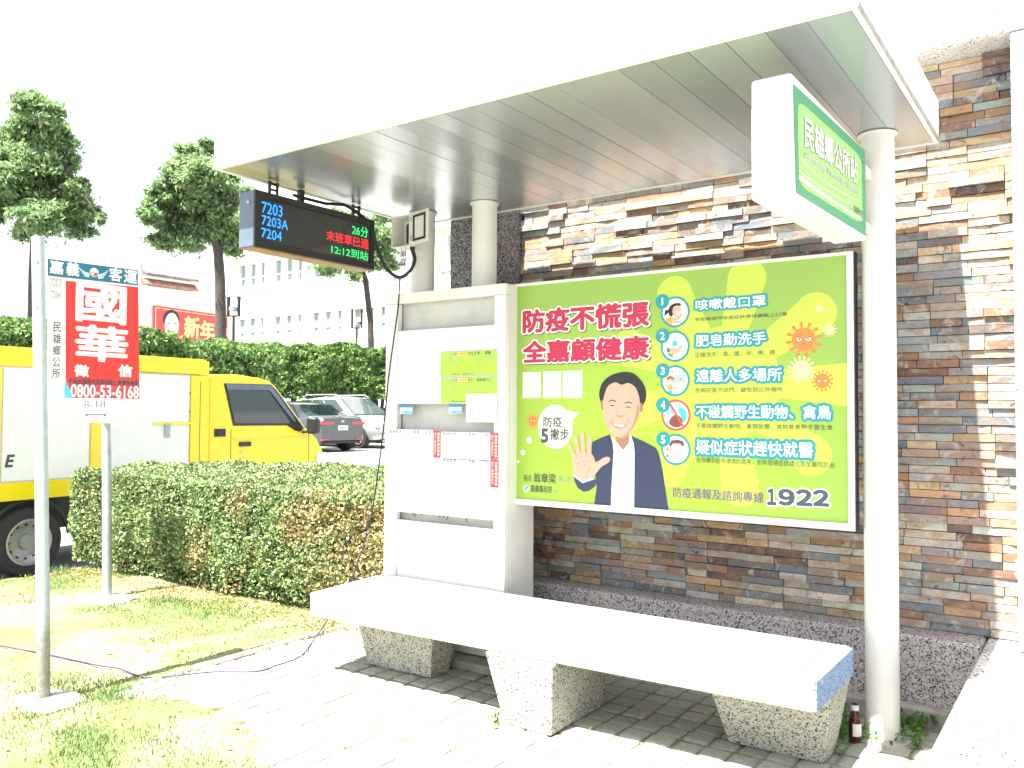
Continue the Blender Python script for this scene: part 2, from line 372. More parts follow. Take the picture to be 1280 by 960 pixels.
# ================================================================== GROUND
def sstep(x): x = min(1, max(0, x)); return x * x * (3 - 2 * x)
def gz(x, y): return -0.15 + 0.52 * sstep((-.57 * x + .821 * y - 14) / 6)
xs = [-500, -200, -90] + list(range(-60, 41, 2)) + [90, 200, 500]; ys = [-500, -200, -60] + list(range(-40, 61, 2)) + [90, 200, 500]
mb = MB(); mb.v = [(x, y, gz(x, y)) for y in ys for x in xs]; n = len(xs)
mb.f = [(j * n + i, j * n + i + 1, (j + 1) * n + i + 1, (j + 1) * n + i) for j in range(len(ys) - 1) for i in range(n - 1)]
tag(mb.build('ground', 'road', smooth=True), kind='structure')
from mathutils import noise as mn
def inpave(x, y):
    if x < -4.47 or y > 4.72 or x > .6: return False
    if x < -2.7 and y < 2.62 + .30 * math.sin((x + 4.4) * 1.3) - .55 * sstep((x + 3.9) / 1.2): return False
    return True
def vz(x, y):
    h = .022 * mn.noise((x * 2.1, y * 2.1, 3)) + .012 * mn.noise((x * 8, y * 8, 1)) + .006
    if inpave(x, y): h = -.06
    if x < -8.25 + .15 * mn.noise((y * 1.5, 0, 0)): h -= .16
    return h
mb = MB(); st = .06; nx = int((-2.5 + 8.7) / st); ny = int((7.2 + 1.5) / st)
mb.v = [(-8.7 + i * st, -1.5 + j * st, vz(-8.7 + i * st, -1.5 + j * st)) for j in range(ny + 1) for i in range(nx + 1)]
mb.f = [(j * (nx + 1) + i, j * (nx + 1) + i + 1, (j + 1) * (nx + 1) + i + 1, (j + 1) * (nx + 1) + i) for j in range(ny) for i in range(nx)]
tag(mb.build('verge_soil', 'verge', smooth=True), kind='structure')
# pavement: sand bed + pavers
pave = box('pavement', 'sand', None, -4.49, 1.5, -1.6, 4.79, -.12, -.0085); tag(pave, kind='structure')
S = .134; cells = []
for j in range(int((4.70 - .9) / S)):
    y = .95 + j * S
    for i in range(-1, 42):
        x = -4.42 + i * S + .006 * math.sin(j * 1.7)
        if not inpave(x - .03, y) or x > -.50 and y < 4.6: continue
        if x > -.45: continue
        cells.append((x, y))
def pav_geo(mb, cx, cy, cz, rz, s, c=.012, dz=.0):
    q = []
    ca, sa = math.cos(rz), math.sin(rz)
    for hs, z in ((s, -.03), (s, cz - .006), (s - c, cz)):
        kk = .80
        for a, b_ in ((-kk, -1), (kk, -1), (1, -kk), (1, kk), (kk, 1), (-kk, 1), (-1, kk), (-1, -kk)):
            x, y = a * hs, b_ * hs; q.append((cx + x * ca - y * sa, cy + x * sa + y * ca, z + (0 if z < -.01 else dz * a)))
    f = [tuple(range(16, 24))] + [(k, (k + 1) % 8, 8 + (k + 1) % 8, 8 + k) for k in range(8)] + [(8 + k, 8 + (k + 1) % 8, 16 + (k + 1) % 8, 16 + k) for k in range(8)]
    mb.add(q, f)
protos = []
for k in range(4):
    mb = MB(); pav_geo(mb, 0, 0, 0, 0, S * .455, .013 + .002 * k, .0006 * (k - 1.5))
    me = mb.build('paver', 'paver'); protos.append(me.data); bpy.data.objects.remove(me)
def vis(c):
    px, py, d = proj((c[0], c[1], 0))
    if d < .5 or px < -5 or px > 1285 or py > 965: return 0
    base = 1 / d ** 3
    if 380 < px < 1060 and py < 890 and py < 745 + (px - 390) * .2 + 20: base *= .3   # under or behind the bench
    return base
cells.sort(key=vis, reverse=True)
for k, (x, y) in enumerate(cells[:300]):
    o = bpy.data.objects.new('paver', protos[k % 4]); COL.objects.link(o); o.parent = pave
    o.location = (x + rng.uniform(-.002, .002), y + rng.uniform(-.002, .002), rng.uniform(-.004, .003)); o.rotation_euler = (rng.uniform(-.008, .008), rng.uniform(-.008, .008), rng.uniform(-.05, .05))
mb = MB()
for x, y in cells[300:]: pav_geo(mb, x + rng.uniform(-.002, .002), y + rng.uniform(-.002, .002), rng.uniform(-.004, .003), rng.uniform(-.05, .05), S * .455, .014, rng.uniform(-.0008, .0008))
tag(mb.build('paver_field', 'paver', pave), kind='stuff')
mb = MB(); mb.tube([(-4.50, 2.75, -.01), (-4.49, 3.4, .004), (-4.505, 4.0, .0), (-4.5, 4.45, -.01)], .022, 8)
tag(mb.build('kerb_strip', 'kerb'), kind='structure')
# grass tufts on the verge, weeds at the column and in joints
def blades(name, spots, mat, label, h=.032, per=22, spread=.07):
    C = []; U = []; V = []
    for (x, y, s) in spots:
        k = int(per * s * s + 4)
        px = x + rng.normal(0, spread * s, k); py = y + rng.normal(0, spread * s, k); hh = h * s ** .5 * rng.uniform(.4, 1.2, k)
        lean = rng.normal(0, .4, (k, 2)); up = np.stack([lean[:, 0], lean[:, 1], np.ones(k)], 1) * hh[:, None] * .5
        sd = rng.normal(size=(k, 3)); sd[:, 2] = 0; sd /= np.linalg.norm(sd, axis=1)[:, None]
        c = np.stack([px, py, np.zeros(k)], 1) + up; C.append(c); U.append(up); V.append(sd * .0025)
    o = quads(name, np.concatenate(C), np.concatenate(U), np.concatenate(V), mat); return tag(o, label, kind='stuff')
spots = []
for _ in range(2600):
    x, y = rng.uniform(-8.3, -2.6), rng.uniform(1.2, 6.4)
    if inpave(x, y): continue
    g_ = mn.noise((x * .9, y * .9, 5)) + .35 * mn.noise((x * 3, y * 3, 9))
    if g_ > .10 - .30 * sstep((y - 3.5) / .6) + .35 * sstep((x + 8.5) * 0 + (3.4 - abs(y - 3.0)) - 2.8): spots.append((x, y, rng.uniform(.5, 1.3)))
for bx, by, bs in ((15, 868, 2.2), (45, 885, 2), (115, 870, 1.8), (150, 862, 1.6), (170, 880, 1.5), (60, 905, 1.8), (30, 925, 1.7), (80, 930, 1.5), (110, 935, 1.6), (120, 955, 1.8), (190, 940, 1.4), (75, 865, 1.2), (210, 846, 1.0), (70, 730, 1.6), (85, 715, 1.8), (40, 745, 1.6), (15, 760, 1.6), (225, 755, 1.6), (260, 760, 1.6), (200, 750, 1.5), (300, 770, 1.3), (240, 770, 1.5), (280, 750, 1.6), (215, 930, 1.6)):
    p = onz(bx, by, 0)
    for _ in range(12): spots.append((p.x + rng.normal(0, .09 * bs), p.y + rng.normal(0, .06 * bs), bs * rng.uniform(.4, .9)))
blades('grass_tufts', spots, 'grass', 'thin dry and green grass tufts on the verge')
jo = []
for _ in range(60):
    x, y = random.choice(cells); jo.append((x + S / 2, y + rng.uniform(-.05, .05), .35))
for bx, by in ((645, 905), (655, 850), (690, 850), (655, 672), (930, 945), (640, 915), (610, 900), (790, 905)):
    p = onz(bx, by, 0); jo.append((p.x, p.y, .6))
blades('joint_grass', jo, 'grass', 'small grass sprigs in the paver joints', h=.035, per=14, spread=.03)
C = []
for bx, by, n_, s_ in ((1150, 905, 60, .07), (1135, 918, 40, .06), (1165, 890, 50, .07), (1185, 880, 30, .06), (1110, 928, 30, .05), (1125, 900, 30, .06), (1052, 905, 50, .06), (1046, 925, 40, .05), (1060, 885, 30, .05), (1088, 928, 20, .04), (1040, 940, 30, .05), (1170, 905, 40, .06), (620, 907, 12, .03), (1140, 932, 30, .05)):
    p = onz(bx, by, 0); C.append(np.stack([p.x + rng.normal(0, s_ * .7, n_), p.y + rng.normal(0, s_ * .7, n_), np.abs(rng.normal(.025, .02, n_)) + .008], 1))
tag(leaves('broadleaf_weeds', np.concatenate(C), .032, 'weed', None, aspect=.7), 'bright green broadleaf weeds round the column foot', kind='stuff')
# leaf litter under the hedge
n_ = 2500; L = np.stack([rng.uniform(-8.2, -4.1, n_), 4.35 + np.abs(rng.normal(0, .16, n_)) * rng.choice([-1, 1], n_), np.full(n_, .018)], 1)
lit = leaves('leaf_litter', L, .028, 'grass', None, dry=np.ones(n_)); lit.data.materials[0] = MT['leaf_hedge']; tag(lit, 'dry fallen leaves below the clipped hedge', kind='stuff')
# small stones and clods on the bare soil
mb = MB()
for _ in range(420):
    x, y = rng.uniform(-8, -3.2), rng.uniform(1.6, 4.3)
    if inpave(x, y): continue
    r = rng.uniform(.004, .014); mb.add([(x + r * a * rng.uniform(.6, 1.3), y + r * b_ * rng.uniform(.6, 1.3), .008 + r * c * .6 + vz(x, y)) for a, b_, c in ((1, 0, 0), (0, 1, 0), (-1, 0, 0), (0, -1, 0), (0, 0, 1))], [(0, 1, 4), (1, 2, 4), (2, 3, 4), (3, 0, 4)])
tag(mb.build('soil_clods', 'verge'), 'small stones and clods on the bare soil', kind='stuff')
# ================================================================== STONE WALL
WY = 5.0
wall = thing('stone_wall', (-1.9, 5.0, 0), 'wall of stacked multicolour ledge stone framed in grey pebble-wash granite', 'wall')
box('core', 'kerb', wall, -3.45, .6, 5.045, 5.35, 0, 3.9)
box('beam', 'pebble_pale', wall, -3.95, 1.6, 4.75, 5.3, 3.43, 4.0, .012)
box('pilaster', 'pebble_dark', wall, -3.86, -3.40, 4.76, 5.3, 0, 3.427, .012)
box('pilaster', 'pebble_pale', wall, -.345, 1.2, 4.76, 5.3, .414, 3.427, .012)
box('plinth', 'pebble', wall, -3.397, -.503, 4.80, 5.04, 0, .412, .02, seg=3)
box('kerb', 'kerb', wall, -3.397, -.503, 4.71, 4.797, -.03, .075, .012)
led_ = box('low_granite_ledge', 'pebble_light', None, -.50, .75, .8, 5.04, 0, .41, .02, seg=3)
tag(led_, 'low pale pebble-wash granite ledge running out from the wall at the right', 'ledge')
PAL = [((.15, .18, .21), 4), ((.21, .24, .25), 4.2), ((.32, .33, .30), 3.4), ((.22, .12, .075), 2.0), ((.38, .23, .12), 1.9), ((.45, .33, .18), 1.5), ((.10, .07, .062), 1.6), ((.46, .41, .32), 2.2), ((.23, .185, .175), 2.4), ((.31, .25, .20), 2.2)]
pw = np.array([w for _, w in PAL]); pw /= pw.sum()
def stone_geo(x0, x1, z0, z1, d, col):
    j = lambda a: rng.uniform(-a, a)
    g = .0007
    x0 += g; x1 -= g; z0 += g; z1 -= g
    yb = WY + .046; yf = WY - d
    xm = (x0 + x1) / 2 + j((x1 - x0) * .2)
    v = [(x0, yb, z0), (x1, yb, z0), (x1, yb, z1), (x0, yb, z1),
         (x0 + .001, yf + j(.003), z0 + abs(j(.002))), (xm, yf + j(.004), z0 + abs(j(.002))), (x1 - .001, yf + j(.003), z0 + abs(j(.002))),
         (x1 - .001, yf + j(.003), z1 - abs(j(.002))), (xm, yf + j(.004), z1 - abs(j(.002))), (x0 + .001, yf + j(.003), z1 - abs(j(.002)))]
    f = [(4, 5, 8, 9), (5, 6, 7, 8), (0, 1, 6, 5, 4), (3, 9, 8, 7, 2), (0, 4, 9, 3), (1, 2, 7, 6)]
    return v, f, col
stones = []; RH = .0432; nrow = int((3.43 - .414) / (4 * RH)) + 1
for pr in range(nrow):
    off = rng.uniform(0, .6); x = -3.398 - off
    while x < -.35:
        xe = x + .6
        for k in range(4):
            z0 = .414 + (pr * 4 + k) * RH; z1 = min(z0 + RH, 3.428)
            if z1 - z0 < .01: continue
            cuts = sorted([x, xe] + [x + .6 * c for c in (rng.uniform(.18, .42), rng.uniform(.52, .8)) if rng.random() < .93])
            for a, b_ in zip(cuts[:-1], cuts[1:]):
                a2, b2 = max(a, -3.398), min(b_, -.347)
                if b2 - a2 < .025: continue
                c0 = np.array(PAL[rng.choice(len(PAL), p=pw)][0]); c0 = (c0 * .92 + c0.mean() * .08 + .012) * rng.uniform(.85, 1.5) * rng.uniform(.95, 1.05, 3)
                stones.append((a2, b2, z0, z1, rng.choice([.003, .010, .019, .030], p=[.38, .3, .2, .12]), c0))
        x = xe
def svis(s):
    cx_, cz_ = (s[0] + s[1]) / 2, (s[2] + s[3]) / 2
    px, py, d = proj((cx_, WY, cz_))
    if px > 1268 or py < 20 or px < 660 and py > 350 or px < 650: return 0
    if 636 < px < 1072 and py > 357 - .0986 * (px - 638) and py < 629 + .081 * (px - 638): return 0
    if 1080 < px < 1122 and py > 180: return 0
    if py < 210 - .2506 * (px - 272) + (0): return 0
    if px < 1176 and py < 277 - .155 * (px - 546): return 0
    if 948 < px < 1086 and 90 < py < 302: return 0
    return (s[1] - s[0]) * (s[3] - s[2]) / d / d
stones.sort(key=svis, reverse=True)
def tintme(o, cols):
    a = o.data.color_attributes.new('tint', 'FLOAT_COLOR', 'POINT')
    a.data.foreach_set('color', np.array([[*c, 1] for c in cols for _ in range(10)], dtype=np.float32).reshape(-1))
for s in stones[:300]:
    v, f, c = stone_geo(*s); tintme(MB().add(v, f).build('stone', 'stone', wall), [c])
mb = MB(); cols = []
for s in stones[300:]: v, f, c = stone_geo(*s); mb.add(v, f); cols.append(c)
o = mb.build('stone_field', 'stone', wall); tintme(o, cols); tag(o, kind='stuff')
# ================================================================== BUS SHELTER
RX0, RX1, RY0, RY1, RZ = -4.12, -.655, 2.955, 4.705, 2.92
sh = thing('bus_shelter', (-2.4, 4.4, 0), 'white flat-roofed bus shelter on round columns in front of the stone wall', 'bus shelter')
box('roof_deck', 'fascia', sh, RX0 + .02, RX1 - .02, RY0 + .02, RY1 - .02, RZ + .03, RZ + .20)
mb = MB()
for a, b_, c, d in ((RX0, RX1, RY0, RY0 + .022), (RX0, RX1, RY1 - .022, RY1), (RX0, RX0 + .022, RY0 + .022, RY1 - .022), (RX1 - .022, RX1, RY0 + .022, RY1 - .022)):
    mb.box(a, b_, c, d, RZ - .006, RZ + .21)
mb.build('fascia', 'fascia', sh, bevel=.003)
mb = MB()
mb.box(RX0 - .006, RX1 + .006, RY0 - .006, RY0 - .001, RZ - .008, RZ + .012); mb.box(RX1 + .001, RX1 + .006, RY0, RY1, RZ - .008, RZ + .012)
mb.build('edge_trim', 'kerb', sh)
npan = 23; w = (RX1 - RX0 - .05) / npan
for k in range(npan):
    x0 = RX0 + .025 + k * w; t_ = rng.uniform(-.0016, .0016)
    mb = MB(); mb.hexa([(x0 + .001, RY0 + .024, RZ + t_), (x0 + w - .001, RY0 + .024, RZ - t_), (x0 + w - .001, RY1 - .024, RZ - t_ * .4), (x0 + .001, RY1 - .024, RZ + t_ * .4)],
                       [(x0 + .001, RY0 + .024, RZ + .02), (x0 + w - .001, RY0 + .024, RZ + .02), (x0 + w - .001, RY1 - .024, RZ + .02), (x0 + .001, RY1 - .024, RZ + .02)])
    mb.build('ceiling_panel', 'alu', sh)
cols_ = ((-.885, 4.40, .077), (-3.31, 4.44, .082), (-3.83, 4.43, .082))
for cx_, cy_, r in cols_:
    o = MB().lathe([(r, 0), (r, RZ + .015)], (cx_, cy_, 0), 40).build('column', 'cream', sh, smooth=True)
    MB().lathe([(r + .001, RZ - .012), (r + .014, RZ - .010), (r + .014, RZ - .004), (r + .001, RZ - .004)], (cx_, cy_, 0), 40).build('collar', 'white', o, smooth=True)
    if r < .08:
        MB().lathe([(.13, -.01), (.125, .012), (r + .001, .018)], (cx_, cy_, 0), 32).build('base_flange', 'concrete', o, smooth=True)
# ------------------------------------------------ notice cabinet
CYF = 4.20; X0, X1 = -3.955, -2.968
cab = thing('notice_cabinet', (-3.46, 4.35, 0), 'tall white notice cabinet with recessed panels behind the bench', 'notice board')
box('back_panel', 'recess', cab, X0 + .02, X1 - .02, 4.262, 4.50, .075, 2.31)
box('side_panel', 'cream', cab, X1 - .018, X1, CYF + .0525, 4.52, .06, 2.33, .002)
box('side_panel', 'cream', cab, X0, X0 + .018, CYF + .0525, 4.52, .06, 2.33, .002)
box('top_rail', 'cream', cab, X0, X1, CYF, CYF + .05, 2.268, 2.334, .003)
box('top_plate', 'cream', cab, X0 + .002, X1 - .002, CYF + .052, 4.52, 2.315, 2.332, .002)
box('stile', 'panel', cab, X0 + .001, X0 + .105, CYF + .002, CYF + .048, .06, 2.266, .003)
box('stile', 'panel', cab, X1 - .085, X1 - .001, CYF + .002, CYF + .048, .06, 2.266, .003)
box('display_board', 'panel', cab, X0 + .107, X1 - .087, CYF + .004, CYF + .02, 1.60, 2.085, .002)
box('display_board', 'panel', cab, X0 + .03, X1 - .012, CYF - .010, CYF + .001, .892, 1.415, .002)
box('lower_panel', 'panel', cab, X0 + .107, X1 - .087, CYF + .016, CYF + .055, .09, .835, .002)
box('bottom_rail', 'cream', cab, X0 + .107, X1 - .087, CYF + .001, CYF + .014, .06, .15, .002)
F = Flat('y', CYF + .0155, cab)
scr = []
for sx, sy, l, a in ((516, 641, 9, .9), (526, 640, 7, 1.2), (548, 646, 9, -.4), (553, 643, 8, 1.0), (558, 650, 10, -1.1), (583, 648, 8, 1.4), (592, 645, 5, 0.2), (596, 648, 6, -1.2), (603, 646, 6, 1.1), (610, 646, 5, 1.5), (612, 650, 5, .3)):
    scr.append(capsule((sx, sy), (sx + l * math.cos(a) * .6, sy + l * math.sin(a) * .6), .55, 3))
Flat('y', CYF + .0155, cab).pxpoly('scratches', 'tyre', scr, 1)
F = Flat('y', CYF + .003, cab)
# sheets pinned to the cabinet
M_ = {}
def fm(key, c, rough=.55):
    if key not in M_: M_[key] = flat('print_' + key, c, rough)
    return M_[key]
ink = fm('ink', (.05, .055, .07)); inkg = fm('grey_ink', (.30, .31, .33)); orange = fm('orange', (.80, .30, .06)); redp = fm('red', (.70, .06, .08))
def sheet(name, label, cat, LL, UR, Y, mat, group=None, w=.0015):
    f0 = Flat('y', Y, None); a = f0.px(*LL); b_ = f0.px(*UR)
    t_ = MB().box(a[0], b_[0], Y, Y + w, a[1], b_[1]); root = thing(name, ((a[0] + b_[0]) / 2, Y + w, a[1]), label, cat, group)
    t_.build('paper', mat, root); return root, Flat('y', Y, root, .0004), a, b_
lime = fm('lime_paper', (.42, .68, .05)); paper = fm('white_paper', (.82, .82, .80))
def lines(F, a, b_, n, m, name='print_lines', x0=.05, x1=.95, y0=.1, y1=.7, h=.35, dens=.7):
    P = []; W = b_[0] - a[0]; H = b_[1] - a[1]
    for i in range(n):
        y = a[1] + H * (y0 + (y1 - y0) * (i + .5) / n); dy = H * (y1 - y0) / n * h / 2; x = a[0] + W * x0
        while x < a[0] + W * x1:
            l = W * rng.uniform(.012, .03)
            if rng.random() < dens: P.append(rect((x, y - dy), (x + l, y + dy)))
            x += l + W * .012
    return F.mesh(name, m, P, 1)
for LL, UR, no, ttl, lab in (((550.5, 470.5), (621, 437), '7309', '中正大學 — 嘉義', 'lime green bus timetable sheet, the upper of two on the cabinet'), ((551, 503.8), (621, 471), '7315', '朴子 — 嘉義(經水上)', 'lime green bus timetable sheet, the lower one partly under a white note')):
    rt, F, a, b_ = sheet('timetable_sheet', lab, 'timetable', LL, UR, CYF - .003, lime, 'lime green timetable sheets')
    W, H = b_[0] - a[0], b_[1] - a[1]; q = lambda u, v: (a[0] + W * u, a[1] + H * v)
    F.mesh('ruling', inkg, [rect(q(0, 0), q(1, .012)), rect(q(.18, .1), q(.187, .98)), rect(q(.18, .80), q(1, .815)), rect(q(.18, .13), q(1, .145)), rect(q(0, .985), q(1, 1))], 1)
    F.text('route_box', inkg, '台灣', q(.2, .84), q(.30, .96), 1, .02)
    F.mesh('orange_band', fm('band', (.85, .62, .12)), [rect(q(.31, .83), q(.48, .97))], 1)
    F.text('route_number', orange, no, q(.33, .85), q(.47, .95), 2, .02)
    F.text('route_name', ink, ttl, q(.5, .83), q(.9, .96), 1, .01)
    lines(F, a, b_, 4, inkg, 'stop_names', .2, .98, .42, .78, .4, .5); lines(F, a, b_, 10, inkg, 'departure_times', .01, .15, .15, .95, .25, .8); lines(F, a, b_, 1, ink, 'footnote', .2, .6, .03, .11, .5, .95)
rt, F, a, b_ = sheet('paper_note', 'white handwritten note taped over the lower green timetable', 'note', (582.5, 527.5), (621, 492), CYF - .007, paper)
lines(F, a, b_, 5, inkg, 'handwriting', .12, .85, .3, .9, .12, .35)
for LL, UR, lab in (((500, 517.5), (515.5, 506.3), 'small blue and white sticker on the recess, the left of two'), ((561, 517), (577, 505.5), 'small blue and white sticker on the recess, the right of two')):
    rt, F, a, b_ = sheet('sticker', lab, 'sticker', LL, UR, CYF - .0005, fm('pale_blue', (.55, .75, .85)), 'blue cabinet stickers')
    W, H = b_[0] - a[0], b_[1] - a[1]; q = lambda u, v: (a[0] + W * u, a[1] + H * v)
    F.mesh('blue_band', fm('blue', (.05, .22, .50)), [rect(q(0, .72), q(1, 1)), rect(q(.1, .08), q(.5, .18))], 1); F.mesh('cyan_band', fm('cyanband', (.15, .55, .80)), [rect(q(.35, .02), q(1, .32))], 1)
for LL, UR, RL, RU, lab, g2 in (((485, 578), (541, 537.5), (542, 572), (550.5, 538.5), 'white timetable sheet with red edge strip, the leftmost on the cabinet', 0),
                            ((552, 573.5), (612, 541), (613, 574), (622.5, 541.5), 'white timetable sheet with red edge strip, the upper one at the right', 1), ((552, 609), (612, 575.5), (613, 609), (623, 575), 'white timetable sheet with red edge strip, the lowest one at the right', 2)):
    Yp = CYF - .0135
    rt, F, a, b_ = sheet('timetable_sheet', lab, 'timetable', LL, UR, Yp, paper, 'white timetable sheets with red strips')
    W, H = b_[0] - a[0], b_[1] - a[1]; q = lambda u, v: (a[0] + W * u, a[1] + H * v)
    F.text('route_name', ink, '嘉義客運   7202  嘉義 — 民雄', q(.02, .88), q(.97, .985), 1, .0)
    F.mesh('ruling', ink, [rect(q(0, .845), q(1, .857))], 1); lines(F, a, b_, 3, inkg, 'departure_times', .03, .9, .2, .6, .14, .4)
    r0, r1 = F.px(*RL), F.px(*RU)
    F.mesh('red_strip', redp, [rect(r0, r1)], 1); F.text('red_strip_lettering', paper, '請提早到站候車', (r0[0] + (r1[0] - r0[0]) * .55, r0[1] + .01), (r0[0] + (r1[0] - r0[0]) * .9, r1[1] - .01), 2, .02, vertical=True)
    F.text('red_strip_lettering', paper, '招手上車確保安全', (r0[0] + (r1[0] - r0[0]) * .1, r0[1] + .02), (r0[0] + (r1[0] - r0[0]) * .4, r1[1] - .01), 2, .0, vertical=True)
step = box('concrete_step', 'kerb', None, -4.05, -2.93, 4.07, 4.60, 0, .052, .006); tag(step, 'low concrete step under the notice cabinet', 'step')
o = MB().lathe([(.018, .0), (.020, .045), (.016, .05), (.012, .06)], (-3.33, 4.035, 0), 16).build('anchor_bolt', 'galv', None, smooth=True); tag(o, 'small grey bolt cap on the pavers by the cabinet step', 'bolt')
# ------------------------------------------------ bench
bn = thing('bench', (-2.4, 3.8, 0), 'long pale terrazzo bench on three tapered legs in front of the cabinet', 'bench')
def ext(p, q_, t_): return (p[0] + (q_[0] - p[0]) * t_, p[1] + (q_[1] - p[1]) * t_)
fl, fr_, br, bl = (-3.868, 3.48), (-.962, 3.552), (-.962, 4.165), (-3.935, 4.175)
zb, zt = .338, .476
cut = .996
fr2, br2 = ext(fl, fr_, cut), ext(bl, br, cut)
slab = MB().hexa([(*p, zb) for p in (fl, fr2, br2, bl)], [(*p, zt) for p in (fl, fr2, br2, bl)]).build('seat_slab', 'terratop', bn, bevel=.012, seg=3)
MB().hexa([(*p, zb + .004) for p in (fr2, fr_, br, br2)], [(*p, zt - .006) for p in (fr2, fr_, br, br2)]).build('painted_end', 'terrablue', bn, bevel=.008, seg=2)
ga, gb = onz(999, 838, zt), onz(1030, 810, zt)
MB().hexa([(ga.x, ga.y, zt - .01), (ga.x + .010, ga.y, zt - .01), (gb.x + .010, gb.y, zt - .01), (gb.x, gb.y, zt - .01)], [(ga.x, ga.y, zt + .001), (ga.x + .010, ga.y, zt + .001), (gb.x + .010, gb.y, zt + .001), (gb.x, gb.y, zt + .001)]).build('rust_line', 'brownplate', slab)
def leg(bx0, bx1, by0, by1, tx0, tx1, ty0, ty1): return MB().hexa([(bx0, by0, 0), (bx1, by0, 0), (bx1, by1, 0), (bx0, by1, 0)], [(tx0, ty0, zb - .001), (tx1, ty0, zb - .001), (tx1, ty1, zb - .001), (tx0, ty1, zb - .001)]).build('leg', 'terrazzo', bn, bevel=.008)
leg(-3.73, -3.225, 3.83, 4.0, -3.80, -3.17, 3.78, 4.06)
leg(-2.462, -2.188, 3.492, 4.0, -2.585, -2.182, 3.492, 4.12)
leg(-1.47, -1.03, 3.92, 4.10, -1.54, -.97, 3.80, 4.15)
# ------------------------------------------------ bottle
bt = thing('bottle', (-.985, 4.285, 0), 'brown glass bottle with white cap standing beside the right column', 'bottle')
MB().lathe([(.026, .004), (.029, .008), (.029, .098), (.024, .108), (.026, .114), (.021, .122), (.022, .128), (.014, .142), (.014, .15)], (-.985, 4.285, 0), 24).build('glass_body', 'amber', bt, smooth=True)
MB().lathe([(.018, .146), (.018, .168), (.016, .171)], (-.985, 4.285, 0), 20).build('cap', 'white', bt, smooth=True)
MB().lathe([(.0165, .1712), (.0165, .174)], (-.985, 4.285, 0), 20).build('cap_ring', 'rubber', bt)
mb = MB(); n0 = 8
a0 = -2.0
for k in range(n0): pass
prof = [(-.985 + .0296 * math.cos(a0 + .3 + 1.6 * k / n0), 4.285 + .0296 * math.sin(a0 + .3 + 1.6 * k / n0)) for k in range(n0 + 1)]
mb.v = [(x, y, z) for z in (.03, .088) for x, y in prof]; mb.f = [(k, k + 1, n0 + 2 + k, n0 + 1 + k) for k in range(n0)]
mb.build('paper_label', 'white', bt)
# ------------------------------------------------ light-box sign
ls = thing('lightbox_sign', (-.975, 3.65, 2.35), 'white projecting light box with green station name panel near the roof', 'sign')
A, B, C_, D = (3.06, 2.332), (4.225, 2.366), (4.225, 2.802), (3.06, 2.785)
MB().hexa([(-1.055, A[0], A[1]), (-.903, A[0], A[1]), (-.903, B[0], B[1]), (-1.055, B[0], B[1])], [(-1.055, D[0], D[1]), (-.903, D[0], D[1]), (-.903, C_[0], C_[1]), (-1.055, C_[0], C_[1])]).build('housing', 'white', ls, bevel=.014, seg=3)
box('bracket', 'cream', ls, -.97, -.90, 4.226, 4.33, 2.42, 2.46, .003); box('bracket', 'cream', ls, -.97, -.90, 4.226, 4.33, 2.68, 2.73, .003)
F = Flat('x', -.902, ls, .001); F.slope = .05; F.u0 = 3.2
pan = F.pxpoly('green_panel', fm('sign_green', (.05, .30, .14)), [[(991.5, 105), (1081, 188.5), (1082.3, 295), (995.3, 241)]], 1)
def rpx(c, r, n=5):   # round the corners of a pixel quad
    out = []
    for i in range(4):
        p, a, b_ = Vector(c[i]), Vector(c[i - 1]), Vector(c[(i + 1) % 4])
        for k in range(n + 1):
            t_ = k / n; d1 = (a - p).normalized() * r * (a - p).length; d2 = (b_ - p).normalized() * r * (b_ - p).length
            out.append(tuple(p + d1 * (1 - t_) ** 2 + d2 * t_ ** 2))
    return out
F.pxpoly('light_green_panel', fm('sign_light', (.30, .62, .16)), [rpx([(996, 124), (1076.5, 196.5), (1077.5, 281), (998.2, 232)], .14)], 2)
sw = []
def swoosh(p0, p1, p2, w0, w1, n=14):
    up = []; dn = []
    for k in range(n + 1):
        t_ = k / n; x = (1 - t_) ** 2 * p0[0] + 2 * t_ * (1 - t_) * p1[0] + t_ * t_ * p2[0]; y = (1 - t_) ** 2 * p0[1] + 2 * t_ * (1 - t_) * p1[1] + t_ * t_ * p2[1]
        w_ = w0 + (w1 - w0) * t_; up.append((x, y - w_ / 2)); dn.append((x, y + w_ / 2))
    return up + dn[::-1]
F.pxpoly('white_swoosh', paper, [swoosh((997.5, 221), (1030, 246), (1077, 275), 6, 2.2), swoosh((997, 194), (1028, 233), (1077, 253), 1, .7), swoosh((997, 213), (1030, 240), (1077, 263), 1, .6)], 3)
F.text('station_name_shadow', fm('shade', (.08, .20, .14)), '民雄鄉公所站', F.px(1005.2, 184), F.px(1071, 200.5), 3.2, .03)
F.text('station_name', paper, '民雄鄉公所站', F.px(1004.5, 183), F.px(1070.5, 199), 4.2, .025)
F.text('english_name', paper, 'Minxiong Township Station', F.px(1005.5, 199.5), F.px(1071, 237), 4, .05)
F.text('english_name', inkg, 'Minxiong Township Station', F.px(1005.5, 199.5), F.px(1071, 237), 5.2, .0)
F.mesh('emblem', paper, [disc(F.px(1062.5, 259), .018)], 4); F.mesh('emblem', ink, ring(F.px(1062.5, 259), .009, .013), 5); F.text('emblem_lettering', ink, '嘉義縣政府', F.px(1066, 265), F.px(1077, 263), 5, 0)
dec = []
for cx_, cy_, r in ((1001, 140, .03), (1030, 140, .04), (1056, 168, .03), (1003, 246, .03), (1030, 262, .04), (1056, 278, .035), (1078, 215, .03), (1079, 250, .025), (995, 190, .02)):
    c = F.px(cx_, cy_); dec += ring(c, r * .9, r)
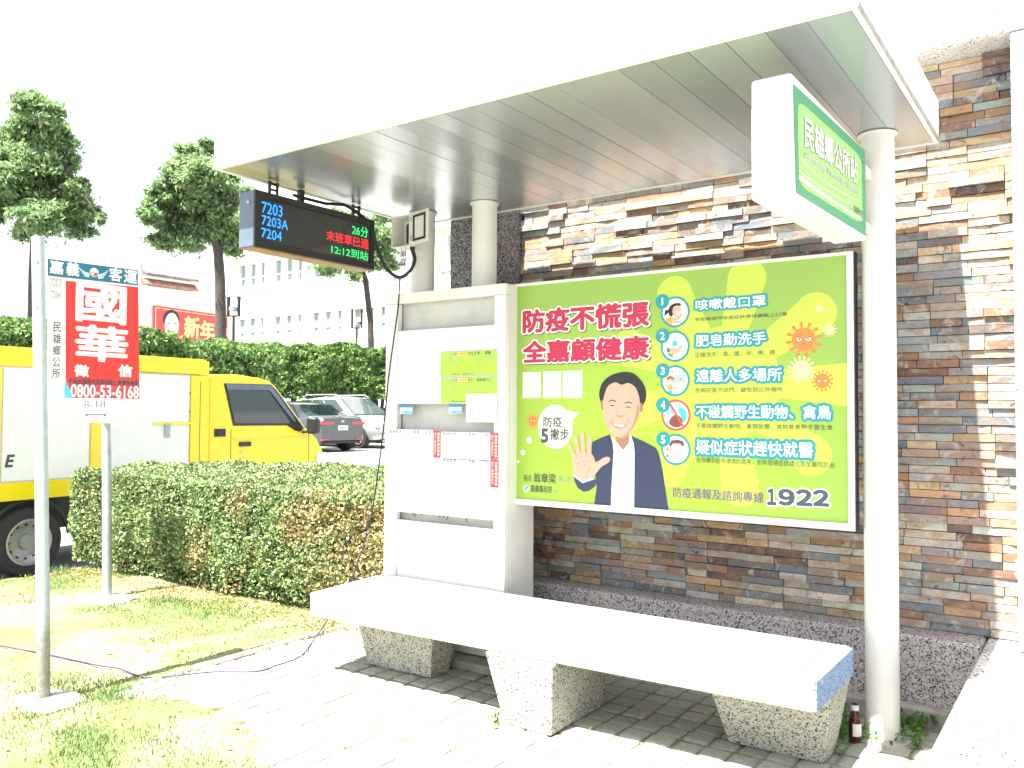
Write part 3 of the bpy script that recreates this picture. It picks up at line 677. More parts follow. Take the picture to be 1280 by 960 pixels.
F2 = Flat('x', -.902, ls, .001); F2.mesh('scroll_ornament', fm('sign_mid', (.09, .38, .19)), [p for p in dec if all(3.09 < u < 4.2 and 2.36 < v < 2.775 for u, v in p)], 1.6)
# ------------------------------------------------ LED display
LX = -3.95
ldp = thing('led_display', (-4.02, 3.6, 2.49), 'dark LED arrival display hanging from the left end of the roof', 'display')
hb = box('housing', 'slate_side', ldp, LX - .135, LX - .006, 3.105, 4.07, 2.487, 2.81, .004)
mb = MB(); mb.box(LX - .006, LX + .008, 3.105, 4.07, 2.775, 2.812); mb.box(LX - .006, LX + .008, 3.105, 4.07, 2.485, 2.522); mb.box(LX - .006, LX + .008, 3.105, 3.15, 2.522, 2.775); mb.box(LX - .006, LX + .008, 4.035, 4.07, 2.522, 2.775)
mb.build('bezel', 'black', ldp)
box('bottom_plate', 'brownplate', ldp, LX - .13, LX - .01, 3.11, 4.065, 2.481, 2.4865)
o = MB().lathe([(.011, 0), (.011, .006), (.006, .009)], (0, 0, 0), 12); o.v = [(LX - .05 + x, 3.104 - z, 2.745 + y) for x, y, z in o.v]; o.build('lock', 'galv', ldp)
m, t, b = new_mat('led_screen'); b.inputs['Base Color'].default_value = (.035, .036, .037, 1); b.inputs['Roughness'].default_value = .09; MT['screen'] = m
box('screen', 'screen', ldp, LX - .0055, LX - .001, 3.151, 4.034, 2.523, 2.774)
F = Flat('x', LX, ldp, .001)
LB, LR, LG = glow('led_blue', (.01, .22, 1.0), .8), glow('led_red', (1.0, .02, .03), .55), glow('led_green', (.02, 1.0, .22), .4)
for nm, mt_, tx, LL, UR in (('led_route_number', LB, '7203', (327, 265.5), (353, 258)), ('led_route_number', LB, '7203A', (327, 280.5), (360, 276.3)), ('led_route_number', LB, '7204', (326.5, 296.5), (352, 290)),
                        ('led_arrival', LG, '26分', (440, 293), (460, 285.3)), ('led_arrival', LR, '末班車已過', (408, 299.8), (460.5, 300)), ('led_arrival', LG, '12:12到站', (414, 316.5), (460, 315.5))):
    F.text(nm, mt_, tx, F.px(*LL), F.px(*UR), 1, 0)
for px in (335, 437):
    p = onz(px, 229 + (px - 335) * .285, 2.915)
    mb = MB(); mb.box(LX - .10, LX - .085, p.y - .035, p.y - .022, 2.80, 2.915); mb.box(LX - .10, LX - .085, p.y + .022, p.y + .035, 2.80, 2.915)
    for z in (2.825, 2.86, 2.895): mb.box(LX - .099, LX - .086, p.y - .022, p.y + .022, z, z + .012)
    mb.build('hanger_bracket', 'black', ldp)
box('hanger_bracket', 'black', ldp, LX - .11, LX - .08, 3.51, 3.545, 2.811, 2.914)
cb = [onx(367, 244, LX - .07), onx(385, 249, LX - .07), onx(407, 254.5, LX - .07), onx(430, 256, LX - .07), onx(445, 264, LX - .07), onx(458, 275, LX - .06)]
p_ = MB().tube(cb, .011, 8); p_ = p_.build('power_cable', 'rubber', ldp, smooth=True)
# ------------------------------------------------ control box on the back column
cbx = thing('control_box', (-3.83, 4.3, 2.65), 'open grey metal control box fixed to the back column', 'control box')
x0, x1, y0, y1, z0, z1 = -3.925, -3.735, 4.215, 4.345, 2.652, 2.862
mb = MB(); mb.box(x0, x1, y1 - .004, y1, z0, z1); mb.box(x0, x0 + .004, y0, y1 - .004, z0, z1); mb.box(x1 - .004, x1, y0, y1 - .004, z0, z1); mb.box(x0 + .004, x1 - .004, y0, y1 - .004, z0, z0 + .004); mb.box(x0 + .004, x1 - .004, y0, y1 - .004, z1 - .004, z1)
mb.box(x1 - .035, x1 - .005, y0 + .001, y0 + .004, z0 + .005, z1 - .005)
mb.build('case', 'cream', cbx)
mb = MB(); mb.lathe([(.03, 0), (.034, .01), (.034, .12), (.028, .13)], (0, 0, 0), 14); mb.v = [(x0 + .115 + x * .9, y0 + .06 + y * .6, z0 + .03 + z) for x, y, z in mb.v]; mb.build('relay', 'rubber', cbx, smooth=True)
th = R_(16); ca, sa = math.cos(th), math.sin(th); dw = .185
def dp(u, w_, z): return (x1 + .004 + u * ca - w_ * sa, y0 - u * sa - w_ * ca, z)
mb = MB(); mb.prism([(0, z0), (dw, z0), (dw, z1), (0, z1)], lambda u, v, w_: dp(u, w_, v), 0, .012); dr = mb.build('door', 'cream', cbx)
mb = MB()
for a, b_, c, d in ((.02, .035, z0 + .02, z1 - .02), (.035, .155, z0 + .02, z0 + .034), (.035, .155, z1 - .034, z1 - .02), (.15, .165, z0 + .02, z1 - .02)): mb.prism([(a, c), (b_, c), (b_, d), (a, d)], lambda u, v, w_: dp(u, w_, v), .012, .017)
mb.build('gasket', 'rubber', dr)
for z in (z0 + .03, z1 - .055): box('hinge', 'galv', cbx, x1 - .014, x1 + .012, y0 - .012, y0 - .001, z, z + .03, .002)
mb = MB(); mb.tube([(x1 - .045, y0 + .05, z0 + .001), (x1 - .045, y0 + .05, z0 - .022)], .017, 12); mb.build('cable_gland', 'rubber', cbx)
def cab_(name, label, pts, r, mat='rubber', cat='cable'):
    P = [Vector(p) for p in pts]; out = []
    for i in range(len(P) - 1):
        a, b_, c, d = P[max(i - 1, 0)], P[i], P[i + 1], P[min(i + 2, len(P) - 1)]
        for k in range(6):
            t_ = k / 6; out.append(.5 * ((2 * b_) + (c - a) * t_ + (2 * a - 5 * b_ + 4 * c - d) * t_ ** 2 + (3 * b_ - a - 3 * c + d) * t_ ** 3))
    out.append(P[-1]); return tag(MB().tube(out, r, 8).build(name, mat, None, smooth=True), label, cat)
cab_('cable', 'thick black cable looping from the display to the control box', [onx(462, 280, LX - .05), onx(467, 292, LX), ony(471, 308, 4.12), ony(482, 334, 4.16), ony(498, 346.5, 4.2), ony(512, 339, 4.23), ony(518.5, 325, 4.25), (x1 - .045, y0 + .05, z0 - .022)], .0125)
cab_('cable', 'thin black cable hanging down in front of the notice cabinet', [ony(500, 346, 4.17), ony(497.5, 385, 4.17), ony(492, 425, 4.17), ony(486, 470, 4.16), ony(480, 530, 4.15), ony(472, 595, 4.14), ony(465, 640, 4.13), ony(460, 656, 4.12)], .005)
tb = thing('terminal_strip', ony(503, 331, 4.2), 'small wired terminal strip dangling below the control box', 'connector')
q = ony(503, 331, 4.2)
box('terminal_block', 'white', tb, q.x - .033, q.x + .033, q.y - .01, q.y + .01, q.z - .012, q.z + .012, .002)
for k in range(5): box('screw_slot', 'rubber', tb, q.x - .029 + k * .013, q.x - .021 + k * .013, q.y - .0115, q.y - .0095, q.z - .008, q.z + .008)
for k, (x, m_) in enumerate(((-.02, 'redlamp'), (0, 'white'), (.02, 'brownplate'))): MB().tube([(q.x + x, q.y, q.z + .012), (q.x + x * .5 + .01, q.y + .01, q.z + .05), (x0 + .06 + k * .02, y0 + .03, z0 + .005)], .0018, 5).build('wire', m_, tb)
jn = tag(MB().tube([ony(461, 650, 4.12), ony(459.5, 660, 4.12)], .013, 8).build('cable_joint', 'rubber'), 'dark cable joint where the black cable meets the purple one', 'connector')
gp = [(455, 680, 4.12), (447, 703, 4.13), (438.5, 727, 4.15)]
cab_('cable', 'purple cable running from the cabinet across the soil to the left', [ony(459.5, 660, 4.12)] + [ony(*g) for g in gp] + [ony(425, 752, 4.18), ony(408, 777, 4.22), onz(392, 800, .01), onz(376, 820, .01), onz(345, 832, .01), onz(320, 839, .01), onz(270, 839.5, .012), onz(225, 844, .012), onz(180, 846, .012), onz(150, 836, .02), onz(125, 832, .02), onz(87, 824, .02), onz(50, 816, .02), onz(0, 807, .02), onz(-80, 790, .02)], .0045, 'purple')
# ================================================================== POSTER BOARD
BY = 4.33; bx0, bx1, bz0, bz1 = -3.022, -.985, .985, 2.342
bb = thing('poster_board', ((bx0 + bx1) / 2, BY, bz0), 'large lime green health poster board in a white frame between cabinet and right column', 'poster board')
box('backing', 'recess', bb, bx0 + .004, bx1 - .004, BY + .004, BY + .06, bz0 + .003, bz1 - .003)
mb = MB(); fw = .016
mb.box(bx0, bx1, BY - .014, BY + .03, bz0, bz0 + .034); mb.box(bx0, bx1, BY - .014, BY + .03, bz1 - fw, bz1); mb.box(bx0, bx0 + fw, BY - .014, BY + .03, bz0 + .034, bz1 - fw); mb.box(bx1 - .03, bx1, BY - .014, BY + .03, bz0 + .034, bz1 - fw)
mb.build('frame', 'white', bb)
box('gap_shade', 'rubber', bb, bx1 + .001, bx1 + .006, BY + .0, BY + .05, bz0, bz1)  # black strip standing in for the shade between frame and column
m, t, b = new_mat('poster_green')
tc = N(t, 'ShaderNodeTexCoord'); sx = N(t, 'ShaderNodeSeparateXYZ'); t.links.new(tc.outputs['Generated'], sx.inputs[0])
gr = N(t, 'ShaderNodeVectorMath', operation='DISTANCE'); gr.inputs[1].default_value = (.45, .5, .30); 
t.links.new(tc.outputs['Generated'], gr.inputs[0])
c = ramp(t, gr.outputs['Value'], [(.10, (.56, .62, .03)), (.40, (.44, .57, .04)), (.62, (.32, .49, .05)), (.80, (.26, .42, .07))])  # printed lime gradient, with brighter light low down partly painted in
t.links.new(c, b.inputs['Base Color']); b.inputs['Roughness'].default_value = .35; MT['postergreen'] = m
pz0, pz1, px0, px1 = bz0 + .034, bz1 - fw, bx0 + fw, bx1 - .03
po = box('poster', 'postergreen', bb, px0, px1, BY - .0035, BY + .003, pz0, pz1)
F = Flat('y', BY - .0035, po, .0005); P = F.px
pale = fm('poster_pale', (.50, .62, .08)); pale2 = fm('poster_pale2', (.52, .72, .10))
# faint virus silhouette in the background
c0 = P(905, 478); sil = [disc(c0, .30, 40)]
for k in range(9):
    a = R_(90 + k * 40 - 12); e = (c0[0] + .60 * math.cos(a), c0[1] + .55 * math.sin(a))
    i_ = (c0[0] + .26 * math.cos(a), c0[1] + .26 * math.sin(a)); n_ = (-math.sin(a), math.cos(a))
    q = [(i_[0] + n_[0] * .07, i_[1] + n_[1] * .07), (i_[0] - n_[0] * .07, i_[1] - n_[1] * .07)]
    for j in range(13):
        b_ = a - 1.9 + 3.8 * j / 12; q.append((e[0] + .105 * math.cos(b_), e[1] + .105 * math.sin(b_)))
    sil.append(q)
def clip(poly, x0, x1, y0, y1):
    for ax, lim, sg in ((0, x0, 1), (0, x1, -1), (1, y0, 1), (1, y1, -1)):
        out = []
        for i in range(len(poly)):
            a, b_ = poly[i - 1], poly[i]; ia, ib = (a[ax] - lim) * sg >= 0, (b_[ax] - lim) * sg >= 0
            if ia != ib:
                t_ = (lim - a[ax]) / (b_[ax] - a[ax]); out.append((a[0] + (b_[0] - a[0]) * t_, a[1] + (b_[1] - a[1]) * t_))
            if ib: out.append(b_)
        poly = out
        if not poly: return []
    return poly
cl = lambda L: [q for q in (clip(p, px0 + .002, px1 - .002, pz0 + .002, pz1 - .002) for p in L) if len(q) > 2]
F.mesh('virus_silhouette', pale, cl(sil), 1)
# headline
hl = fm('headline', (.50, .022, .075)); olive = fm('olive_shade', (.12, .17, .03)); whitep = fm('print_white', (.80, .80, .79)); navy = fm('navy', (.025, .03, .055)); teal = fm('teal', (.012, .30, .36)); dk = fm('dark_text', (.06, .08, .05))
for tx, LL, UR in (('防疫不慌張', (654.5, 416), (810.5, 376.5)), ('全嘉顧健康', (654.5, 453.5), (810.5, 419.5))):
    a, b_ = P(*LL), P(*UR); sh_ = lambda p, d: (p[0] + d, p[1] - d)
    F.text('headline_shadow', olive, tx, sh_(a, .008), sh_(b_, .008), 1.5, .09)
    F.text('headline_outline', whitep, tx, a, b_, 2.4, .10)
    F.text('headline', hl, tx, a, b_, 3.4, .044)
# white cards (left blank)
for i, (x0, x1, y0, y1) in enumerate(((653.4, 676, 497.5, 465), (679, 701.5, 497.5, 464), (703.5, 728, 497.3, 463))):
    a, b_ = P(x0, y0), P(x1, y1); F.mesh('white_card', whitep, [rect(a, b_)], 1.5)
    F.text('card_caption', inkg, ('www.cyhg.gov', '防疫機器人', 'facebook')[i], (a[0] + .012, a[1] + .018), (b_[0] - .012, a[1] + .034), 2, 0)
# speech bubble
c = P(694, 533.5)
F.mesh('speech_bubble', whitep, [disc(c, .122, 40, .132), [P(705, 512), P(724.5, 516), P(715, 527)]], 1.5)
F.mesh('pale_dots', whitep, [disc(P(661.5, 550.5), .020), disc(P(653.8, 565.5), .016), disc(P(648, 577), .009)], 1.5)
F.text('bubble_lettering', dk, '防疫', P(679.5, 533.5), P(702.5, 521), 2, .018)
F.text('bubble_lettering', dk, '5', P(675.5, 552.5), P(686.5, 536.5), 2, .045); F.text('bubble_lettering', dk, '撇步', P(688, 549.5), P(711, 536), 2, .02)
orv = fm('virus_orange', (.80, .22, .05)); palev = fm('virus_pale', (.66, .80, .34))
def virus(c, r, mt, face=True, n=12, L=3):
    P_ = [disc(c, r * .72, 30)]
    for k in range(n):
        a = 2 * math.pi * k / n + .15; u = (math.cos(a), math.sin(a)); w_ = (-u[1], u[0])
        f_ = lambda s, q: (c[0] + u[0] * s * r + w_[0] * q * r, c[1] + u[1] * s * r + w_[1] * q * r)
        P_.append([f_(.66, -.035), f_(.66, .035), f_(1.0, .12), f_(1.08, .06), f_(1.08, -.06), f_(1.0, -.12)])
    F.mesh('virus', mt, P_, L)
    if face:
        F.mesh('virus_eyes', whitep, [disc((c[0] + s * r * .28, c[1] + .02 * r), r * .15, 12, r * .11) for s in (-1, 1)], L + .6)
        F.mesh('virus_eyes', dk, [disc((c[0] + s * r * .26, c[1] + .02 * r), r * .06, 8) for s in (-1, 1)] + [capsule((c[0] + s * r * .42, c[1] + .18 * r), (c[0] + s * r * .14, c[1] + .10 * r), r * .025, 3) for s in (-1, 1)] + [capsule((c[0] - r * .08, c[1] - .26 * r), (c[0] + r * .08, c[1] - .26 * r), r * .025, 3)], L + 1.2)
virus(P(665.8, 526), .043, orv); virus(P(1004.7, 424.3), .083, orv); virus(P(1002, 462), .064, palev, False, 16); virus(P(1028, 476), .050, orv, n=14); virus(P(1037, 412.5), .031, palev, False, 12); F.mesh('pale_dots', palev, [disc(P(1024, 386), .017)], 2)
# lower left captions
F.text('caption', dk, '縣長', P(654.8, 601.5), P(664.8, 594), 2, 0); F.text('caption', dk, '翁章梁', P(667, 602.5), P(695, 592.5), 2, .016); F.text('caption', inkg, '關心您', P(698.5, 602.5), P(713.5, 595.5), 2, 0)
F.mesh('emblem', whitep, [disc(P(658, 610.5), .021)], 2); F.mesh('emblem', fm('emblem_blue', (.08, .25, .55)), ring(P(658, 610.5), .009, .014, 18) + [capsule(P(656.5, 612.5), P(659.5, 608), .004, 4)], 3)
F.text('caption', dk, '嘉義縣政府', P(663.6, 614.8), P(690, 607.5), 2, .01); F.text('caption', inkg, '廣告', P(692, 615.3), P(696.5, 612.8), 2, 0)
# portrait of a smiling man in a navy jacket, palm raised
K = lambda L: [(700 + x / 5.333, 460 + y / 5.333) for x, y in L]
skin = fm('skin', (.62, .40, .30)); skin2 = fm('skin_shade', (.38, .19, .13)); hair = fm('hair', (.018, .018, .022)); lip = fm('lip', (.60, .20, .18)); cuff = fm('cuff', (.55, .66, .82)); jk = fm('jacket', (.032, .042, .10)); jk2 = fm('jacket_fold', (.03, .04, .09))
F.pxpoly('shirt', whitep, [K([(335, 440), (400, 520), (470, 440), (492, 490), (498, 560), (495, 936), (340, 925), (350, 560)])], 3)
F.pxpoly('neck', skin2, [K([(372, 440), (378, 492), (398, 520), (422, 548), (445, 520), (460, 500), (464, 438)])], 4)
F.pxpoly('jacket', jk, [K([(336, 442), (262, 470), (218, 494), (205, 560), (215, 650), (235, 690), (245, 800), (228, 915), (338, 924), (356, 560), (352, 500)]), K([(476, 452), (560, 490), (640, 533), (660, 568), (685, 680), (724, 946), (495, 932), (499, 555), (492, 490)]), K([(92, 712), (150, 760), (232, 735), (246, 760), (232, 792), (195, 818), (160, 826), (120, 800), (98, 755)])], 5)
F.pxpoly('jacket_fold', jk2, [K([(338, 450), (352, 500), (358, 560), (350, 700), (344, 700), (346, 570), (330, 500)]), K([(474, 455), (492, 500), (500, 560), (505, 700), (511, 700), (508, 560), (498, 500)]), K([(560, 620), (610, 700), (640, 830), (646, 832), (620, 700), (570, 620)])], 6)
F.pxpoly('cuff', cuff, [K([(88, 700), (150, 750), (225, 728), (230, 742), (152, 768), (92, 722)])], 6)
def smoothp(L, n=4):
    out = []; m_ = len(L)
    for i in range(m_):
        p0, p1, p2, p3 = L[i - 1], L[i], L[(i + 1) % m_], L[(i + 2) % m_]
        for k in range(n):
            t_ = k / n; out.append(tuple(.5 * ((2 * b_) + (c_ - a) * t_ + (2 * a - 5 * b_ + 4 * c_ - d) * t_ ** 2 + (3 * b_ - a - 3 * c_ + d) * t_ ** 3) for a, b_, c_, d in zip(p0, p1, p2, p3)))
    return out
F.pxpoly('hair', hair, [K(smoothp([(300, 285), (272, 225), (262, 170), (280, 105), (320, 62), (370, 38), (430, 26), (490, 36), (535, 75), (568, 130), (575, 195), (560, 235), (535, 262), (420, 200)]))], 5)
F.pxpoly('ear', skin2, [K(disc((540, 262), 14, 14, 30)), K(disc((284, 238), 9, 14, 26))], 5.6)
F.pxpoly('face', skin, [K(smoothp([(290, 220), (302, 165), (325, 118), (370, 96), (412, 112), (455, 100), (500, 125), (524, 175), (534, 235), (528, 300), (510, 360), (478, 420), (440, 455), (405, 464), (365, 450), (328, 410), (302, 355), (290, 290)]))], 6.2)
F.pxpoly('face_shade', fm('skin_mid', (.46, .25, .175)), [K(smoothp([(526, 240), (526, 300), (505, 365), (475, 415), (440, 450), (410, 460), (450, 430), (485, 380), (505, 320), (514, 260)])), K(smoothp([(372, 300), (385, 322), (405, 330), (428, 322), (434, 308), (415, 316), (392, 316)])), K(capsule((356, 330), (340, 360), 3, 3)), K(capsule((448, 338), (460, 368), 3, 3))], 7)
F.pxpoly('eyebrows', hair, [K([(325, 222), (350, 210), (378, 220), (376, 226), (350, 217), (328, 228)]), K([(432, 232), (460, 222), (486, 236), (484, 241), (460, 229), (434, 238)])], 7.6)
F.pxpoly('eyes', hair, [K([(328, 252), (350, 246), (374, 254), (350, 252)]), K([(434, 262), (458, 256), (480, 264), (458, 263)]), K(disc((352, 251), 6, 8, 4)), K(disc((458, 261), 6, 8, 4))], 7.6)
F.pxpoly('mouth', lip, [K(smoothp([(344, 362), (372, 370), (405, 374), (446, 374), (428, 395), (400, 404), (370, 392)]))], 7.6)
F.pxpoly('teeth', whitep, [K([(356, 369), (385, 376), (415, 378), (438, 377), (422, 390), (398, 394), (372, 384)])], 8.2)
F.pxpoly('hand', skin, [K(smoothp([(84, 600), (98, 578), (130, 560), (172, 560), (214, 572), (236, 622), (232, 690), (205, 738), (150, 744), (104, 712), (88, 655)])), K(capsule((98, 590), (60, 508), 10.5)), K(capsule((126, 580), (108, 460), 11.5)), K(capsule((160, 580), (152, 438), 12.5)), K(capsule((198, 590), (202, 464), 12.5)), K(smoothp([(215, 640), (255, 622), (300, 594), (328, 594), (338, 610), (322, 632), (278, 660), (236, 710), (215, 720)]))], 9)
F.pxpoly('palm_lines', skin2, [K(capsule((112, 640), (170, 618), 1.6, 3)), K(capsule((170, 618), (205, 628), 1.6, 3)), K(capsule((120, 668), (190, 640), 1.3, 3)), K(capsule((200, 650), (176, 735), 1.6, 3)), K(capsule((143, 560), (143, 600), 1.4, 3)), K(capsule((181, 562), (180, 600), 1.4, 3)), K(capsule((112, 574), (116, 606), 1.4, 3))], 9.6)
# five numbered tips
cy = teal; redr = fm('ban_red', (.70, .09, .07)); grey = fm('icon_grey', (.42, .50, .56)); brown = fm('icon_brown', (.25, .06, .05)); cyan = fm('icon_cyan', (.05, .55, .70)); orange2 = fm('icon_orange', (.85, .35, .08)); ltb = fm('icon_pale_blue', (.62, .74, .86)); green_ = fm('icon_green', (.10, .40, .18))
for i, (c, bc) in enumerate((((844, 390), (828.3, 377)), ((844, 433), (828.5, 420)), ((844, 476), (828.7, 463.5)), ((845, 519), (829, 506.3)), ((845, 562), (829.3, 549.3)))):
    q = P(*c); r = .0805; J = lambda x, y, q=q: (q[0] + x * .0805, q[1] + y * .0805)
    F.mesh('icon_disc', whitep, [disc(q, r * .95, 36)], 2)
    sk = skin
    if i == 0:
        F.mesh('icon_hair', hair, [[J(*p) for p in smoothp([(-.35, -.35), (-.5, .1), (-.35, .45), (0, .6), (.35, .58), (.42, .4), (.1, .35), (-.1, -.1)])], [J(*p) for p in ((-.45, .2), (-.75, .15), (-.8, -.25), (-.6, -.1), (-.45, .0))]], 3)
        F.mesh('icon_face', sk, [[J(*p) for p in smoothp([(-.15, .3), (.15, .42), (.38, .35), (.4, -.05), (.1, -.3), (-.15, -.2)])], [J(*p) for p in capsule((-.1, -.62), (.4, -.25), .14)], [J(*p) for p in capsule((.0, -.72), (.4, -.70), .08)]], 4)
        F.mesh('icon_shirt', orange2, [[J(*p) for p in ((-.75, -.5), (-.35, -.25), (-.1, -.4), (-.2, -.85), (-.5, -.8))]], 4); F.mesh('icon_mask', whitep, [[J(*p) for p in ((.05, -.05), (.3, .05), (.45, -.05), (.3, -.25), (.1, -.2))]], 5)
    elif i == 1:
        F.mesh('icon_soap', cyan, [[J(*p) for p in rect((-.2, .05), (.15, .38))]], 3); F.mesh('icon_water', ltb, [[J(*p) for p in rect((-.22, -.15), (.2, .08))]], 3)
        F.mesh('icon_pump', grey, [[J(*p) for p in rect((-.12, .38), (.05, .62))], [J(*p) for p in capsule((-.05, .62), (.3, .72), .04)]], 3)
        F.mesh('icon_hands', sk, [[J(*p) for p in capsule((-.35, -.25), (.15, -.3), .16)], [J(*p) for p in capsule((-.15, -.5), (.4, -.05), .12)]], 4); F.mesh('icon_cuffs', green_, [[J(*p) for p in capsule((-.55, -.12), (-.5, -.3), .1)], [J(*p) for p in capsule((-.42, -.52), (-.25, -.65), .1)]], 4)
    elif i == 2:
        F.mesh('icon_crowd', grey, [[J(*p) for p in rect((-.1, -.15), (.78, .45))]] + [disc(J(x, .6), .010, 12) for x in (.05, .32, .6)], 3); F.mesh('icon_crowd_mark', orange2, [disc(J(.4, .1), .009, 10), disc(J(-.2, .62), .007, 10)], 4)
        F.mesh('icon_face', sk, [disc(J(-.35, .0), .024, 16), [J(*p) for p in capsule((-.75, -.3), (-.55, -.35), .05)], [J(*p) for p in capsule((-.1, -.5), (.05, -.65), .05)]], 4); F.mesh('icon_hair', fm('icon_hair_brown', (.35, .14, .06)), [[J(*p) for p in ((-.65, .05), (-.6, .25), (-.35, .36), (-.1, .25), (-.05, .05), (-.35, .15))]], 5)
        F.mesh('icon_shirt', orange2, [[J(*p) for p in rect((-.52, -.62), (-.18, -.3))]], 4); F.mesh('icon_trousers', cyan, [[J(*p) for p in rect((-.5, -.88), (-.2, -.62))]], 4); F.mesh('icon_mask', whitep, [[J(*p) for p in rect((-.5, -.22), (-.2, -.04))]], 5.5)
    elif i == 3:
        F.mesh('icon_bird', grey, [[J(*p) for p in smoothp([(-.7, .1), (-.45, .5), (-.2, .35), (-.3, -.2), (-.55, -.4), (-.75, -.2)])]], 3); F.mesh('icon_hen', brown, [[J(*p) for p in smoothp([(-.5, -.5), (-.2, -.05), (.15, .0), (.5, -.35), (.35, -.75), (-.15, -.8)])]], 3.6); F.mesh('icon_bird', cyan, [[J(*p) for p in smoothp([(.15, .35), (.4, .5), (.7, .3), (.75, -.2), (.55, -.5), (.3, .1)])]], 4)
        F.mesh('icon_ban_bar', redr, [[J(*p) for p in capsule((-.45, .8), (.55, -.78), .07, 4)]], 5)
    else:
        F.mesh('icon_face', fm('icon_pale_face', (.80, .72, .68)), [disc(J(.05, -.1), .050, 24, .042)], 3); F.mesh('icon_hair', fm('icon_hair_dark', (.16, .07, .07)), [[J(*p) for p in ((-.5, .35), (-.3, .62), (.1, .68), (.5, .6), (.62, .3), (.5, .2), (.3, .4), (-.2, .4), (-.4, .15))]], 4)
        F.mesh('icon_marks', redr, [disc(J(-.62, .0), .007, 8), disc(J(-.62, -.45), .008, 8), disc(J(-.15, -.2), .005, 8), disc(J(.3, -.2), .005, 8)], 4); F.mesh('icon_eyes', brown, [[J(*p) for p in capsule((-.2, .02), (-.05, .02), .02, 3)], [J(*p) for p in capsule((.2, .02), (.35, .02), .02, 3)]], 5)
    F.mesh('icon_ring', redr if i == 3 else cy, ring(q, r * .92, r * 1.06, 40), 6)
    F.mesh('number_badge', cy, [disc(P(*bc), .041, 26)], 7)
    b0 = P(*bc); F.text('tip_number', whitep, str(i + 1), (b0[0] - .012, b0[1] - .021), (b0[0] + .012, b0[1] + .021), 8, .03)
for tx, LL, UR, sub, sl, su in (('咳嗽戴口罩', (870, 388), (957, 368.5), '有發燒或呼吸道症狀應持續戴上口罩', (868.6, 401.8), (984, 390)), ('肥皂勤洗手', (870, 433.5), (957.5, 414.5), '正確洗手：濕、搓、沖、捧、擦', (868.8, 446.8), (969, 437)),
                                ('遠離人多場所', (870.5, 477.8), (977, 459.5), '生病在家不出門，避免到公共場所', (869, 491), (978, 483.5)), ('不碰觸野生動物、禽鳥', (870.5, 522.5), (1038.5, 506.5), '不要碰觸野生動物、禽類屍體，食物要煮熟不要生食', (869.8, 535.2), (1041, 531)), ('疑似症狀趕快就醫', (871, 567.5), (1016.5, 553), '有接觸到赴中港澳的旅客，如有發燒症狀請立即至醫院診治', (870.5, 578.3), (1043, 577.5))):
    a, b_ = P(*LL), P(*UR)
    F.text('tip_outline', cy, tx, a, b_, 2, .20); F.text('tip_heading', whitep, tx, a, b_, 4, .018); F.text('tip_detail', dk, sub, P(*sl), P(*su), 3, .0)
F.text('hotline_caption', fm('violet_ink', (.16, .10, .24)), '防疫通報及諮詢專線', P(841.6, 621.5), P(954.5, 615.5), 3, .008)
for ch, xa, xb, i_ in (('１', 960, 969.5, 0), ('９', 974.5, 992, 1), ('２', 996.7, 1013.8, 2), ('２', 1017.8, 1035, 3)):
    a, b_ = P(xa, 630 + i_ * .4), P(xb, 612.3 + i_ * .5); F.text('hotline_outline', whitep, ch, a, b_, 2, .13); F.text('hotline_number', fm('slate_ink', (.06, .08, .11)), ch, a, b_, 3, .055)
# ================================================================== BUS STOP SIGN, PARKING SIGN
bs = thing('bus_stop_sign', (-4.63, 2.33, 0), 'bus stop sign with teal header and large red advertisement on a galvanised pole', 'bus stop sign')
MB().tube([(-4.63, 2.33, -.05), (-4.645, 2.33, .3), (-4.72, 2.33, 1.4), (-4.805, 2.33, 2.5)], [.034, .034, .033, .033], 24).build('pole', 'galvdirt', bs, smooth=True)
MB().lathe([(.0, 2.501), (.033, 2.50), (.0331, 2.49)], (-4.805, 2.33, 0), 24).build('pole_cap', 'galv', bs)
def mound(parent, x, y, r, h, name='footing'):
    mb = MB(); seg = 26; rings = [(1.0, -.03), (.97, .012), (.8, h * .8), (.4, h), (.1, h)]
    rad = [r * rng.uniform(.85, 1.12) for _ in range(seg)]
    mb.v = [(x + rad[k] * s * math.cos(2 * math.pi * k / seg), y + rad[k] * s * .8 * math.sin(2 * math.pi * k / seg), z) for s, z in rings for k in range(seg)]
    mb.f = [(i * seg + k, i * seg + (k + 1) % seg, (i + 1) * seg + (k + 1) % seg, (i + 1) * seg + k) for i in range(len(rings) - 1) for k in range(seg)] + [tuple((len(rings) - 1) * seg + k for k in range(seg))]
    return mb.build(name, 'concrete', parent, smooth=True)
mound(bs, -4.60, 2.34, .21, .03)
SX = -4.705
F0 = Flat('x', SX, bs)
c4 = [F0.px(*p) for p in ((59, 323), (173, 337), (174.3, 499), (60, 497))]
pl = MB().prism(c4, lambda u, v, w_: (SX + w_, u, v), -.004, 0).build('sign_panel', fm('panel_white', (.80, .80, .78), .35), bs)
F = Flat('x', SX, pl, .0008)
for yy in (326, 383.5, 436, 487):
    p = onx(53.5, yy, SX + .03); MB().lathe([(.009, 0), (.009, .006), (.005, .009)], (SX - .05, p.y + .01, p.z), 10, axis='x').build('bolt', 'galv', bs)
head = fm('teal_header', (.02, .16, .24)); redad = fm('red_ad', (.72, .04, .035)); redad2 = fm('red_ad_edge', (.60, .06, .09))
F.pxpoly('header_band', head, [[(59.3, 323.3), (172.3, 338), (172.3, 356.8), (59.3, 344.6)]], 1)
whp = fm('print_white', (.84, .84, .82))
